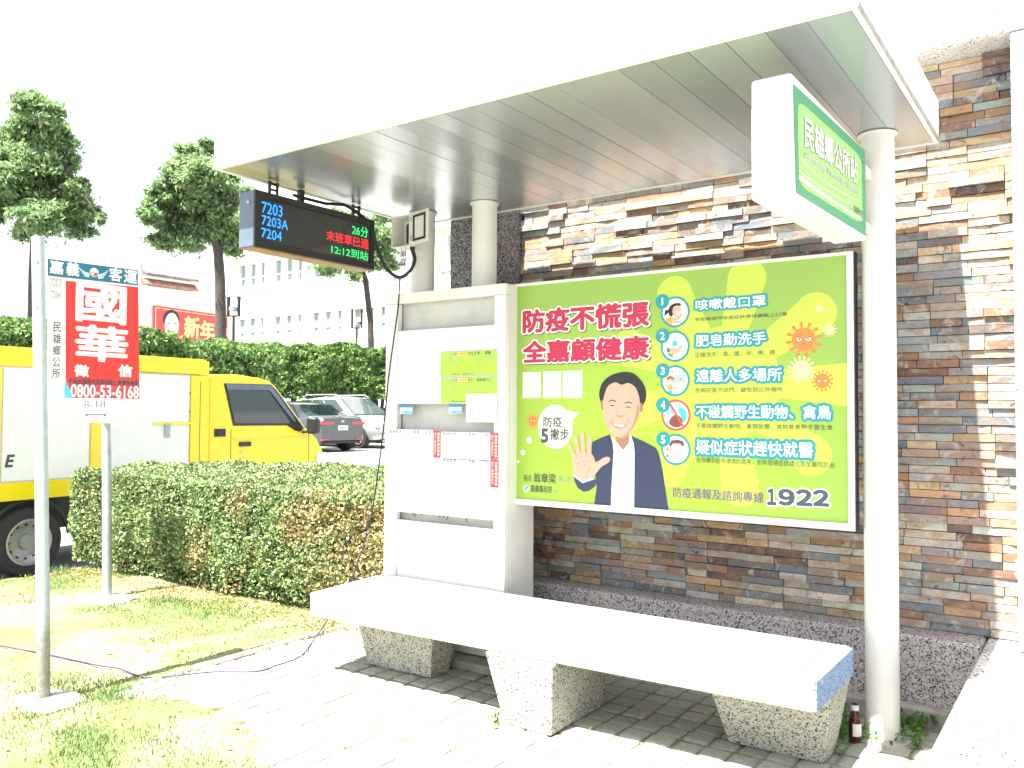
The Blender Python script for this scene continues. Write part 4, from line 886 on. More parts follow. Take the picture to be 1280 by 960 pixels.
for tx, LL, UR in (('嘉', (62.2, 341), (79, 327.5)), ('義', (83, 343.5), (98.8, 329.5)), ('客', (136.5, 350), (152.5, 336.5)), ('運', (155, 352.5), (171, 339.5))): F.text('header_lettering', whp, tx, F.px(*LL), F.px(*UR), 2, .03)
wing = []
for s, ox in ((-1, 112), (1, 122)):
    for k in range(4):
        x_, y_ = ox + s * 14.5 - s * k * 2.2, 333.5 + k * 3.2 + (ox - 112) * .35
        wing.append(swoosh((ox + s * .5, 342 + k * 1.3 + (ox - 112) * .2), (ox + s * 7, 341 + k * 1.5 + (ox - 112) * .2), (x_, y_), 1.6, .8, 6))
F.pxpoly('wing_emblem', fm('emblem_pale', (.55, .75, .80)), wing, 2)
c = F.px(117.5, 340.7); F.mesh('globe_emblem', whp, [disc(c, .026, 24)], 3); F.mesh('globe_quarter', redad, [[c] + [(c[0] + .022 * math.cos(a), c[1] + .022 * math.sin(a)) for a in np.linspace(-math.pi / 2, 0, 7)]], 4)
F.mesh('globe_quarter', head, ring(c, .018, .022, 18)[9:] + [rect((c[0] - .02, c[1] - .001), (c[0], c[1] + .002))], 4)
for tx, (x0, y0, x1, y1) in (('7203', (61.5, 358.5, 77.5, 348.5)), ('7204', (62, 373.5, 77, 364))):
    a, b_ = F.px(x0, y0), F.px(x1, y1); F.text('route_number', inkg, tx, (a[0] + .006, a[1] + .006), (b_[0] - .006, b_[1] - .004), 2, 0)
    w_ = .0018; F.mesh('number_frame', inkg, [rect(a, (b_[0], a[1] + w_)), rect((a[0], b_[1] - w_), b_), rect((a[0], a[1] + w_), (a[0] + w_, b_[1] - w_)), rect((b_[0] - w_, a[1] + w_), (b_[0], b_[1] - w_))], 1)
F.text('stop_name', ink, '民雄鄉公所', F.px(65, 474), F.px(76.5, 402), 1, .005, vertical=True)
F.pxpoly('red_advert', redad, [[(82, 351), (172.6, 359), (174, 476), (82, 474)]], 2); F.pxpoly('advert_lower_band', redad2, [[(82, 474.3), (174, 476.3), (174.1, 498.4), (82, 497.3)]], 2)
F.text('advert_lettering', whp, '國', F.px(96, 400), F.px(156.5, 360.5), 3, .03); F.text('advert_lettering', whp, '華', F.px(95, 449.5), F.px(158.5, 411), 3, .03)
F.text('advert_lettering', whp, '徵', F.px(93, 470), F.px(110.5, 457), 3, .045); F.text('advert_lettering', whp, '信', F.px(148, 470.5), F.px(164.5, 457), 3, .045)
F.text('advert_small_print', ink, '中華民國徵信商業同業公會優良會員', F.px(85.5, 480), F.px(172.5, 475.5), 3, .01)
F.text('advert_phone', whp, '0800-53-6168', F.px(88, 496), F.px(173, 483), 3, .03)
F.pxpoly('blue_tape', fm('blue_tape', (.10, .55, .75)), [[(81.5, 475), (83.5, 479), (91, 497.3), (80.5, 497)]], 4)
pk = thing('parking_sign', (-6.748, 3.892, 0), 'small white parking sign on a galvanised pole behind the bus stop sign', 'sign')
MB().tube([(-6.748, 3.892, -.05), (-6.79, 3.892, 1.0), (-6.83, 3.892, 1.55)], .037, 20).build('pole', 'galv', pk, smooth=True)
mound(pk, -6.70, 3.86, .25, .03)
YP = 3.85; f0 = Flat('y', YP, pk); a, b_ = f0.px(101, 528), f0.px(146, 462)
pp = box('sign_plate', fm('panel_white', 0), pk, a[0], b_[0], YP, YP + .003, a[1], b_[1], .001)
F = Flat('y', YP, pp, .0008)
F.mesh('plate_edge', inkg, [rect((a[0] + .01, a[1] + .008), (b_[0] - .01, a[1] + .012))], 1)
F.text('hours_lettering', ink, '8-18', F.px(105, 509.5), F.px(132, 500.5), 1, .015)
F.pxpoly('double_arrow', ink, [[(109, 517.3), (130, 517.3), (130, 519.7), (109, 519.7)], [(105, 518.5), (109.5, 515.5), (109.5, 521.5)], [(134.5, 518.5), (130, 515.5), (130, 521.5)]], 1)
# ================================================================== CLIPPED HEDGE
hg = thing('clipped_hedge', (-6.2, 5.0, 0), 'waist-high clipped hedge with brown dead patch beside the notice cabinet', 'hedge')
def hback(x): return 5.15 + (x + 8.4) * .26
def htop(x, y): return .93 + .10 * min(1, max(0, (y - 4.5) / 1.0))
def bumpn(x, y, z): return .045 * mn.noise((x * 2.6, y * 2.6, z * 2.6)) + .03 * mn.noise((x * 7, y * 7, z * 7))
HX0, HX1 = -8.42, -4.02
def hedge_pts(n):
    out = []
    fa, ta, ea = 4.4 * .9, 4.4 * 1.5, 1.0
    for _ in range(n):
        k = rng.random() * (fa + ta + ea); d = -abs(rng.normal(0, .045)) + rng.uniform(-.01, .02)
        if k < fa:
            x = rng.uniform(HX0, HX1); z = rng.uniform(.04, .95) ; y = 4.5 + .10 * max(0, .35 - z) - d - bumpn(x, 4.5, z) - .05 * math.sin(math.pi * min(1, z))
            if z < .16 and rng.random() < .6: continue
        elif k < fa + ta:
            x = rng.uniform(HX0, HX1); y = rng.uniform(4.46, hback(x)); z = htop(x, y) + d + bumpn(x, y, 2) * 1.1
        else:
            y = rng.uniform(4.46, hback(HX0)); z = rng.uniform(.06, .95); x = HX0 - d - bumpn(HX0, y, z) + .12 * max(0, .3 - z)
        # rounded left shoulder
        if x < HX0 + .12 and z > .85: z -= .08 * (1 - (x - HX0) / .12)
        out.append((x, y, z))
    return np.array(out)
hp = hedge_pts(125000)
dv = np.array([max(0, min(1, (p[0] + 5.25) * 1.2)) * .9 + max(0, mn.noise((p[0] * 2.3, p[1] * 2.3, p[2] * 2.3)) - .12) * 2.2 * (.25 + .75 * sstep((p[0] + 7.2) / 1.8)) for p in hp])
dv = np.where(rng.random(len(hp)) < np.clip(dv * np.where(hp[:, 2] > .86, .35, 1), 0, .85), 1.0, 0.0) * rng.uniform(.5, 1, len(hp))
o = leaves('foliage', hp, .030, 'leaf_hedge', hg, dry=dv, aspect=.58); tag(o, kind='stuff')
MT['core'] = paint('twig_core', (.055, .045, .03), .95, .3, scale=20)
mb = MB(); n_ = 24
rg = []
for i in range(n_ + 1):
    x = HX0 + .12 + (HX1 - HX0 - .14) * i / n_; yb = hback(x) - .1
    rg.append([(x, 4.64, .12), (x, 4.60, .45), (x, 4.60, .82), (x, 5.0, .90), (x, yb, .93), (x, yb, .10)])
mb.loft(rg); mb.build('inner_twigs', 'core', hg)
for i in range(26):
    x = HX0 + .2 + i * (HX1 - HX0 - .3) / 25 + rng.uniform(-.05, .05); y = 4.62 + rng.uniform(0, .12)
    MB().tube([(x, y, -.02), (x + rng.uniform(-.03, .03), y + .02, .2)], [.012, .008], 6).build('stem', 'bark', hg)
# ================================================================== TRUCK (local frame: s forward, t to the far side, z up from the road)
tw = Vector((-8.934, 4.337, -.15)); tdir = math.atan2(.997, -.079)
tk = thing('box_truck', tw, 'yellow small box truck with white side panels parked behind the hedge', 'truck', rz=tdir)
def tb_(name, mat, s0, s1, t0, t1, z0, z1, parent=tk, bevel=0): return box(name, mat, parent, s0, s1, t0, t1, z0, z1, bevel, world=False)
W = 1.72
# cargo box: back s=-1.2, front s=2.19
cgo = tb_('cargo_box', 'truckwhite', -1.25, 2.17, .02, W, .80, 2.30)
tb_('top_rail', 'yellow', -1.27, 2.19, 0, W + .02, 2.13, 2.305, bevel=.008); tb_('bottom_rail', 'yellow', -1.27, 2.19, 0, W + .02, .79, .97, bevel=.006)
tb_('roof_panel', 'yellow', -1.25, 2.17, .04, W - .04, 2.306, 2.33)
for s0, s1 in ((-.37, -.33), (.63, .81), (1.92, 2.19), (-1.27, -1.15)): tb_('post', 'yellow', s0, s1, -.004, .03, .975, 2.125, bevel=.004)
tb_('front_wall', 'yellow', 2.171, 2.195, .03, W, .98, 2.12)
for s0, s1 in ((-.32, .62), (.82, 1.91), (-1.14, -.38)): tb_('side_panel', 'truckwhite', s0 + .01, s1 - .01, .004, .018, .985, 2.118, bevel=.004)
tb_('latch', 'galv', 1.55, 1.62, -.02, .003, 1.38, 1.55, bevel=.006); tb_('latch_bar', 'yellow', 1.40, 1.92, -.012, -.005, 1.53, 1.56)
tb_('door_bar', 'galv', -.9, -.36, -.012, -.002, 1.05, 1.075)
mb = MB(); mb.tube([(1.93 + .07 * math.cos(a), .012, 1.80 + .12 * math.sin(a)) for a in np.linspace(0, 2 * math.pi, 22)], .006, 6, cap=False); mb.build('rope_loop', 'rubber', tk, world=False)
tb_('seam', 'rubber', 2.05, 2.056, -.006, -.0035, .98, 2.05); tb_('rail_seam', 'rubber', .8, 2.05, -.003, -.0005, 2.135, 2.14)
v, f = text_geo('E', .03, .2); mb = MB(); mb.add([(-.29 + q[0] * .17, -.0002, 1.13 + q[1] * .17) for q in v], f); o = mb.build('lettering', fm('ink', 0), tk, world=False, recalc=False); o.location.y = .002
tb_('chassis', 'rubber', -1.2, 3.9, .35, W - .35, .42, .60); tb_('underframe', 'rubber', -1.2, 2.1, .12, W - .12, .60, .785)
def wheel(parent, s, t, r=.355, w_=.2, name='wheel'):
    tyre = MB().lathe([(r * .66, 0), (r * .93, -.004), (r, .03), (r, w_ - .03), (r * .93, w_), (r * .6, w_)], (0, 0, 0), 40, axis='y'); tyre.v = [(x + s, t + y, z + r) for x, y, z in tyre.v]
    tyre.f = tyre.f[:-2]; ty = tyre.build(name, 'tyre', parent, world=False, smooth=True)
    rm = MB().lathe([(.0, .05), (.07, .045), (.085, .075), (.16, .085), (.20, .055), (.232, .018), (.236, .004), (.215, .000)], (0, 0, 0), 40, axis='y'); k = r / .355
    rm.v = [(x * k + s, t + y * k - .004, z * k + r) for x, y, z in rm.v]; rm.f = rm.f[:-2]; rm.build('rim', 'rim', ty, world=False, smooth=True)
    mb = MB()
    for j in range(12):
        a = 2 * math.pi * j / 12; mb.lathe([(.019 * k, 0), (.019 * k, .003)], (s + .178 * k * math.cos(a), 0, r + .178 * k * math.sin(a)), 10, axis='y')
    mb.v = [(x, t + .068 * k - y, z) for x, y, z in mb.v]; mb.build('rim_hole', 'rubber', ty, world=False)
    return ty
wheel(tk, 0, .03); wheel(tk, 2.9, .06); wheel(tk, 0, W - .23); wheel(tk, 2.9, W - .26)
mb = MB(); mb.tube([(0.43 * math.cos(a), .05, .355 + .43 * math.sin(a)) for a in np.linspace(.1, math.pi - .1, 16)], .02, 6); mb.build('mudguard', 'rubber', tk, world=False)
# cab
prof = [(2.22, .50), (2.22, 2.10), (2.30, 2.155), (2.67, 2.165), (3.05, 2.13), (3.24, 2.085), (3.34, 2.02), (3.90, 1.47), (4.14, 1.30), (4.27, 1.12), (4.30, .70), (4.26, .45), (3.35, .45), (3.25, .72), (2.9, .82), (2.58, .72), (2.48, .50)]
cabm = MB().prism(prof, lambda u, v, w_: (u, w_, v), .03, W - .03).build('cab', 'yellow', tk, world=False, bevel=.035, seg=3)
def plate(name, mat, poly, t0, t1, parent=tk, bevel=0): return MB().prism(poly, lambda u, v, w_: (u, w_, v), t0, t1).build(name, mat, parent, world=False, bevel=bevel)
plate('window_frame', 'black', [(2.44, 2.045), (3.235, 2.055), (3.33, 1.99), (3.87, 1.46), (3.80, 1.41), (3.70, 1.425), (3.55, 1.50), (2.60, 1.505)], .024, .0285)
plate('door_window', 'glass', [(2.49, 1.96), (3.19, 1.965), (3.60, 1.53), (2.62, 1.54)], .018, .0235)
plate('rain_visor', 'slate_side', [(2.46, 2.04), (3.22, 2.045), (3.30, 1.98), (3.70, 1.56), (3.66, 1.55), (3.20, 1.975), (2.49, 1.965)], .010, .0175)
plate('quarter_panel', 'black', [(3.62, 1.55), (3.86, 1.465), (3.80, 1.42), (3.70, 1.435), (3.58, 1.51)], .016, .0235)
for s0, s1, z0, z1 in ((2.566, 2.572, .8, 1.46), (3.97, 3.976, .8, 1.42)): tb_('door_seam', 'rubber', s0, s1, .0265, .0295, z0, z1)
tb_('swage_line', 'yellow', 2.60, 3.95, .018, .0295, 1.325, 1.345, bevel=.004)
tb_('handle', 'black', 2.70, 2.90, .008, .0295, 1.235, 1.295, bevel=.012); tb_('vent', 'black', 2.30, 2.48, .018, .0295, 1.37, 1.47, bevel=.008); tb_('vent_grille', 'rubber', 2.33, 2.45, .012, .0175, 1.39, 1.45); tb_('key_lock', 'galv', 2.72, 2.745, .020, .0295, 1.15, 1.175)
tb_('headlight', 'clearlamp', 4.12, 4.32, -.005, .40, .92, 1.10, bevel=.02)
tb_('windscreen', 'glass', 3.3, 3.305, .2, .3, 1.6, 1.7) if False else None
ws = MB(); ws.add([(3.385, .14, 1.99), (3.385, (W - .14), 1.99), (3.905, (W - .10), 1.485), (3.905, .10, 1.485), (3.39, .14, 2.0), (3.39, (W - .14), 2.0), (3.915, (W - .10), 1.49), (3.915, .10, 1.49)], [(0, 1, 2, 3), (4, 7, 6, 5), (0, 4, 5, 1), (1, 5, 6, 2), (2, 6, 7, 3), (3, 7, 4, 0)]); ws.build('windscreen', 'glass', tk, world=False)
mir = MB().hexa([(3.84, -.22, 1.38), (3.95, -.22, 1.38), (3.93, -.08, 1.38), (3.80, -.08, 1.38)], [(3.84, -.22, 1.60), (3.95, -.22, 1.60), (3.93, -.08, 1.62), (3.80, -.08, 1.62)]).build('mirror', 'black', tk, world=False, bevel=.03, seg=3)
MB().tube([(3.85, .04, 1.40), (3.87, -.12, 1.42)], .018, 8).build('mirror_arm', 'black', tk, world=False)
tb_('bumper', 'black', 4.22, 4.36, .05, W - .05, .42, .62, bevel=.03)
# ================================================================== CARS
def car(name, loc, rz, label, cat, paintm, L, Wd, H, kind, rail=False):
    c = thing(name, loc, label, cat, rz=rz); hw = Wd / 2; bl_ = H * .62
    if kind == 'sedan': st = [(-L / 2, .86, .34, .66 * H), (-L / 2 + .12, .94, .26, .70 * H), (-L / 2 + .7, 1, .22, .70 * H), (-.9, 1, .22, .66 * H), (.8, 1, .22, .65 * H), (L / 2 - .9, 1, .22, .60 * H), (L / 2 - .25, .92, .24, .52 * H), (L / 2, .80, .3, .42 * H)]; rf = [(-L / 2 + .55, .64), (-L / 2 + 1.35, .94), (-.25, 1.0), (.35, .97), (1.25, .62)]
    else: st = [(-L / 2, .88, .4, .56 * H), (-L / 2 + .1, .95, .3, .60 * H), (-1.2, 1, .26, .60 * H), (.7, 1, .26, .59 * H), (L / 2 - .9, 1, .26, .57 * H), (L / 2 - .2, .93, .28, .50 * H), (L / 2, .82, .32, .40 * H)]; rf = [(-L / 2 + .1, .58), (-L / 2 + .45, .93), (-.5, 1.0), (.15, .97), (1.15, .58)]
    rg = []
    for x, f_, zb_, zt_ in st:
        w_ = hw * f_; rg.append([(x, -w_ * .90, zb_), (x, -w_, zb_ + .18), (x, -w_ * 1.0, zt_ * .72), (x, -w_ * .95, zt_ - .06), (x, -w_ * .84, zt_), (x, 0, zt_ + .025), (x, w_ * .84, zt_), (x, w_ * .95, zt_ - .06), (x, w_, zt_ * .72), (x, w_, zb_ + .18), (x, w_ * .90, zb_)])
    MB().loft(rg).build('body', paintm, c, world=False, smooth=True, bevel=.02)
    rg = []
    for x, fz in rf:
        z = fz * H; w_ = hw * (.93 - .22 * (fz - .58) / .42); rg.append([(x, -hw * .93, H * .56), (x, -w_, z - .02), (x, -w_ * .8, z), (x, 0, z + .015), (x, w_ * .8, z), (x, w_, z - .02), (x, hw * .93, H * .56)])
    MB().loft(rg).build('roof_shell', paintm, c, world=False, smooth=True)
    for sd in (-1, 1):   # side windows, one per door
        def wy(z): return sd * (hw * (.93 - .22 * (z / H - .58) / .42) + .012)
        zs0 = H * .62; zs1 = H * .93
        xa0, xa1 = rf[0][0] + .45, rf[1][0] + .15; xb0, xb1 = rf[4][0] - .35, rf[3][0] - .1
        for u0, u1 in ((.0, .30), (.33, .63), (.66, 1.0)):
            lo = lambda u: xa0 + (xb0 - xa0) * u; hi = lambda u: xa1 + (xb1 - xa1) * u
            q = [(lo(u0), wy(zs0), zs0), (lo(u1), wy(zs0), zs0), (hi(u1), wy(zs1), zs1), (hi(u0), wy(zs1), zs1)]
            MB().add(q + [(x, y - sd * .03, z) for x, y, z in q], [(0, 1, 2, 3), (4, 7, 6, 5), (0, 4, 5, 1), (1, 5, 6, 2), (2, 6, 7, 3), (3, 7, 4, 0)]).build('side_window', 'glass', c, world=False)
    for nm, (xl, zl), (xh, zh), o_ in (('rear_window', rf[0], rf[1], -1), ('windscreen', rf[4], rf[3], 1)):
        xl, zl, xh, zh = xl + (xh - xl) * .12, zl * H + (zh - zl) * H * .12 + .03, xl + (xh - xl) * .92, zl * H + (zh - zl) * H * .92 + .03
        q = [(xl + o_ * .02, -hw * .80, zl), (xl + o_ * .02, hw * .80, zl), (xh + o_ * .02, hw * .66, zh), (xh + o_ * .02, -hw * .66, zh)]
        MB().add(q + [(x - o_ * .04, y, z - .04) for x, y, z in q], [(0, 1, 2, 3), (4, 7, 6, 5), (0, 4, 5, 1), (1, 5, 6, 2), (2, 6, 7, 3), (3, 7, 4, 0)]).build(nm, 'glass', c, world=False)
    lb = lambda nm, mt, x0, x1, y0, y1, z0, z1, bv=.02: box(nm, mt, c, x0, x1, y0, y1, z0, z1, bv, world=False)
    for sd in (-1, 1):
        y0, y1 = sorted((sd * hw * .38, sd * hw * .95)); lb('tail_lamp', 'redlamp', -L / 2 - .012, -L / 2 + .22, y0, y1, .535 * H, .60 * H, .035)
        y0, y1 = sorted((sd * hw * .50, sd * hw * .93)); lb('headlight', 'clearlamp', L / 2 - .35, L / 2 - .02, y0, y1, .40 * H, .48 * H)
        y0, y1 = sorted((sd * hw * .55, sd * hw * .85)); lb('reflector', 'redlamp', -L / 2 - .02, -L / 2 + .05, y0, y1, .235 * H, .265 * H, .004)
        y0, y1 = sorted((sd * (hw - .02), sd * (hw + .17))); lb('wing_mirror', paintm, .75, .93, y0, y1, .62 * H, .70 * H, .03)
        if rail: MB().tube([(-L / 2 + .6, sd * hw * .68, H - .02), (-L / 2 + .8, sd * hw * .68, H + .05), (.0, sd * hw * .68, H + .05), (.2, sd * hw * .68, H - .04)], .018, 8).build('roof_rail', 'galv', c, world=False)
        for xw in (-L / 2 + .85, L / 2 - .85):
            r = .32 if kind == 'sedan' else .36
            t_ = MB().lathe([(r * .6, 0), (r * .95, 0), (r, .03), (r, .19), (r * .95, .22), (r * .6, .22)], (0, 0, 0), 28, axis='y'); t_.v = [(x + xw, (y - .11) + sd * (hw - .10), z + r) for x, y, z in t_.v]; ty = t_.build('wheel', 'tyre', c, world=False, smooth=True)
            rr = MB()
            rr.lathe([(r * .62, 0), (r * .62, .02)], (xw, sd * (hw + .005), r), 28, axis='y'); rr.build('rim_well', 'rubber', ty, world=False)
            rr = MB()
            for k in range(7):
                a = 2 * math.pi * k / 7; rr.tube([(xw, sd * (hw + .028), r), (xw + r * .6 * math.cos(a), sd * (hw + .03), r + r * .6 * math.sin(a))], .022, 5)
            rr.tube([(xw + r * .62 * math.cos(a), sd * (hw + .025), r + r * .62 * math.sin(a)) for a in np.linspace(0, 2 * math.pi, 25)], .014, 5, cap=False); rr.build('rim', 'rim', ty, world=False)
    lb('number_plate', fm('plate_white', (.75, .78, .78)), -L / 2 - .03, -L / 2 - .012, -.17, .17, .43 * H, .52 * H, .002); F_ = None
    v, f = text_geo('5168-J7', .01); mb = MB(); mb.add([(-L / 2 - .032, .15 - q[0] * .075, .455 * H + q[1] * .09) for q in v], f); mb.build('plate_lettering', ink, c, world=False, recalc=False)
    lb('rear_bumper', 'rubber', -L / 2 - .015, -L / 2 + .10, -hw * .75, hw * .75, .17 * H, .22 * H); lb('trunk_emblem', 'galv', -L / 2 - .02, -L / 2 + .02, -.05, .05, .58 * H, .62 * H, .01)
    lb('grille', 'black', L / 2 - .06, L / 2 + .02, -hw * .5, hw * .5, .28 * H, .40 * H)
    return c
def ang(dx, dy): return math.atan2(dy, dx)
rightv = np.array([RW[0, 0], RW[1, 0]]); fwdv = np.array([RW[0, 2], RW[1, 2]])
p = ond(370, 520, 26.0); d = -rightv * math.sin(R_(50)) + fwdv * math.cos(R_(50))
car('sedan_car', (p.x, p.y, .37), ang(*d), 'dark grey sedan parked with its red tail lamps towards the hedge', 'car', 'sedan', 4.5, 1.75, 1.47, 'sedan')
p = ond(438, 520, 28.6); d = rightv * math.cos(R_(38)) - fwdv * math.sin(R_(38))
car('suv_car', (p.x, p.y, .37), ang(*d), 'silver sport utility car with roof rails parked behind the dark sedan', 'car', 'silver', 4.6, 1.85, 1.68, 'suv', True)
p = ond(505, 520, 36); car('hatchback_car', (p.x, p.y, .37), ang(*(rightv)), 'grey car half hidden behind the notice cabinet, beyond the silver car', 'car', 'silver', 4.3, 1.75, 1.5, 'sedan')
# ================================================================== FAR HEDGES, TREES, BUILDINGS
def far_hedge(name, label, A, B, z0, zt, depth, leaf, n, trunks, step=1.3):
    A, B = Vector(A), Vector(B); d = B - A; Lh = d.length; d.normalize(); nrm = Vector((-d.y, d.x))
    if nrm.dot(Vector((.57, -.82))) < 0: nrm = -nrm       # towards the camera
    g = gz(A.x, A.y); root = thing(name, ((A.x + B.x) / 2, (A.y + B.y) / 2, g), label, 'hedge')
    P = []
    for _ in range(n):
        u = rng.random() * Lh; k = rng.random(); dd = abs(rng.normal(0, .10))
        clump = .28 * mn.noise((u * .9, 0, 1)) + .16 * mn.noise((u * 2.5, 3, 0))
        if k < .55: z = z0 + (zt - z0) * rng.random(); w_ = depth / 2 - dd; s = .42 * mn.noise((u * 1.1, z * 1.1, 4)) + .20 * mn.noise((u * 4, z * 4, 2)) - .5 * max(0, (z0 + .6 - z)) * rng.random() - (.25 * max(0, z - zt + .35))
        elif k < .9: z = zt - dd; w_ = rng.uniform(-depth / 2, depth / 2); s = 0; z -= .5 * (abs(w_) / (depth / 2)) ** 4 * .5
        else: z = z0 + (zt - z0) * rng.random(); w_ = rng.uniform(-depth / 2, depth / 2); u = rng.choice([0, Lh]) + rng.normal(0, .1); s = 0
        z += clump * .8 * max(0, (z - z0) / (zt - z0))
        q = A + d * u + nrm * (w_ + s); P.append((q.x, q.y, z))
    tag(leaves('foliage', np.array(P), leaf, 'leaf_far', root, aspect=.5, up=.8), kind='stuff')
    mb = MB(); k_ = depth / 2 - .45; rg = []
    for i in range(14):
        u = .2 + (Lh - .4) * i / 13; ztt = zt - .3 + .1 * mn.noise((u * .9, 0, 1)); c = A + d * u
        rg.append([(c.x + nrm.x * s * k_ * m_, c.y + nrm.y * s * k_ * m_, z) for s, m_, z in ((1, .6, z0 + .25), (1, 1, z0 + .6), (1, .8, ztt), (-1, .8, ztt), (-1, 1, z0 + .6), (-1, .6, z0 + .25))])
    mb.loft(rg).build('inner_branches', 'core', root)
    if trunks:
        u = .5
        while u < Lh:
            c = A + d * u + nrm * rng.uniform(-.2, .25); g = gz(c.x, c.y); h = z0 + .5
            for k in range(2): MB().tube([(c.x + rng.uniform(-.05, .05), c.y, g - .05), (c.x + rng.uniform(-.12, .12), c.y, (g + h) / 2), (c.x + rng.uniform(-.35, .35), c.y, h)], [.10, .075, .06], 7).build('trunk', 'bark', root, smooth=True)
            u += step * rng.uniform(.7, 1.3)
    return root
far_hedge('tall_hedge', 'tall dense dark green hedge behind the truck on the left', (-13.9, 3.2), (-15.9, 12.6), -.1, 3.0, 1.3, .10, 60000, False)
far_hedge('juniper_hedge', 'tall trimmed juniper hedge on bare trunks behind the parked cars', (-27.0, 17.5), (-18.6, 27.8), 2.0, 3.95, 1.8, .15, 60000, True, .75)
def tree(label, base, d, trunk_px, crown, n, leaf, tr):
    g = gz(*[ond(*base, d)[i] for i in (0, 1)]); b0 = ond(*base, d); root = thing('street_tree', (b0.x, b0.y, g), label, 'tree', 'broadleaf trees behind the tall hedge')
    pts = [Vector((b0.x, b0.y, g - .1))] + [ond(x, y, d) for x, y in trunk_px]; k = len(pts)
    MB().tube(pts, [tr * (1.15 - .45 * i / (k - 1)) for i in range(k)], 12).build('trunk', 'bark', root, smooth=True)
    top = pts[-1]; P = []; tot = sum(r ** 2 for _, _, r in crown)
    for x, y, r in crown:
        dep = rng.uniform(-.5, .5) * 1.6; c = ond(x, y, d + dep); rr = r / FPX * d
        MB().tube([top - Vector((0, 0, .5)) , top.lerp(c, .5) + Vector((rng.uniform(-.1, .1), 0, .1)), c], [tr * .45, tr * .3, tr * .10], 6).build('branch', 'bark', root, smooth=True)
        m_ = int(n * r ** 2 / tot); nclu = max(5, int(r * 1.1))
        for j in range(nclu):
            v = rng.normal(size=3); v /= np.linalg.norm(v); cc = np.array(c) + v * rr * rng.uniform(.35, 1.0) * np.array([1, 1, .85])
            cr = rr * rng.uniform(.25, .42); w_ = rng.normal(size=(m_ // nclu, 3)) * cr * np.array([.62, .62, .34]); w_ *= np.where(rng.random(m_ // nclu) < .12, 1.7, 1.0)[:, None]; w_[:, 2] -= .12 * (w_[:, 0] ** 2 + w_[:, 1] ** 2) / cr; P.append(cc + w_)
    P = np.concatenate(P); tag(leaves('crown', P, leaf, 'leaf_tree', root, aspect=.38, up=-.2), kind='stuff'); return root
tree('slender tree at the far left, its trunk just left of the bus stop pole', (40, 440), 22, [(40, 400), (41, 340), (43, 296), (48, 262), (52, 220), (50, 170)],
     [(36, 128, 17), (62, 140, 14), (28, 165, 22), (66, 172, 24), (10, 195, 24), (45, 205, 28), (85, 205, 18), (-8, 225, 22), (25, 240, 30), (68, 238, 30), (97, 235, 14), (0, 262, 20), (48, 272, 26), (88, 268, 22), (112, 262, 14), (104, 292, 13), (30, 290, 14), (-25, 250, 22), (125, 275, 7)], 75000, .155, .10)
tree('round-crowned tree between the bus stop sign and the LED display', (275, 440), 24, [(276, 400), (275, 350), (273, 318), (268, 290), (258, 250), (250, 220)],
     [(240, 190, 16), (262, 184, 13), (222, 212, 18), (255, 218, 26), (283, 222, 18), (200, 240, 18), (232, 250, 28), (270, 252, 28), (300, 245, 18), (190, 268, 14), (212, 278, 22), (248, 282, 26), (285, 282, 26), (312, 270, 16), (205, 298, 16), (236, 302, 16), (290, 305, 16), (318, 300, 12), (258, 178, 7), (180, 262, 7)], 80000, .155, .14)
tree('tree with slanting trunk glimpsed under and beside the LED display', (468, 440), 33, [(463, 400), (457, 350), (452, 335), (450, 310)],
     [(440, 320, 22), (470, 322, 20), (410, 330, 16), (455, 290, 24), (480, 295, 20), (430, 280, 24), (490, 330, 10), (475, 268, 14), (445, 342, 10), (405, 305, 14)], 36000, .18, .12)
# street lamps
def lamp(label, x, y, ytop, w_, d):
    b0 = ond(x, y, d); g = gz(b0.x, b0.y); rt = thing('street_lamp', (b0.x, b0.y, g), label, 'street lamp', 'square-frame street lamps')
    t_ = ond(x, ytop, d); k = d / FPX; MB().tube([(b0.x, b0.y, g), (t_.x, t_.y, t_.z)], .045, 8).build('post', 'black', rt)
    dr = Vector((rightv[0], rightv[1], 0))
    a = Vector(t_) - dr * w_ * k; b_ = Vector(t_) + dr * w_ * k; up = Vector((0, 0, 24 * k))
    mb = MB(); mb.tube([a + up, a, b_, b_ + up], .06, 6); mb.build('frame', 'black', rt)
    q = Vector(t_) + Vector((0, 0, .15)); box('lamp_head', 'galv', rt, q.x - .12, q.x + .12, q.y - .12, q.y + .12, q.z, q.z + .14, .02)
lamp('black street lamp in front of the juniper hedge, beside the slanting tree trunk', 446, 450, 410, 6, 37); lamp('black street lamp right of the round-crowned tree trunk', 292, 450, 395, 6.5, 27)
# ------------------------------------------------ town hall
YB = 28.8; g = .37
XC = ony(283, 360, YB).x
tbld = thing('town_hall', ((XC - 15) / 2, YB, g), 'white two-storey public building with rows of narrow windows beyond the hedge', 'building')
zt1, zb1, zm = 9.29, 7.91, 7.74
win = []
x = ony(299.5, 340, YB).x
xs_ = []
for k in range(8):
    for j in range(3): xs_.append(x + k * 2.86 + j * .85)
rows = [(7.91, 9.29), (5.03, 6.41), (1.6, 3.6)]
WWD = .34; X_END = -13.5
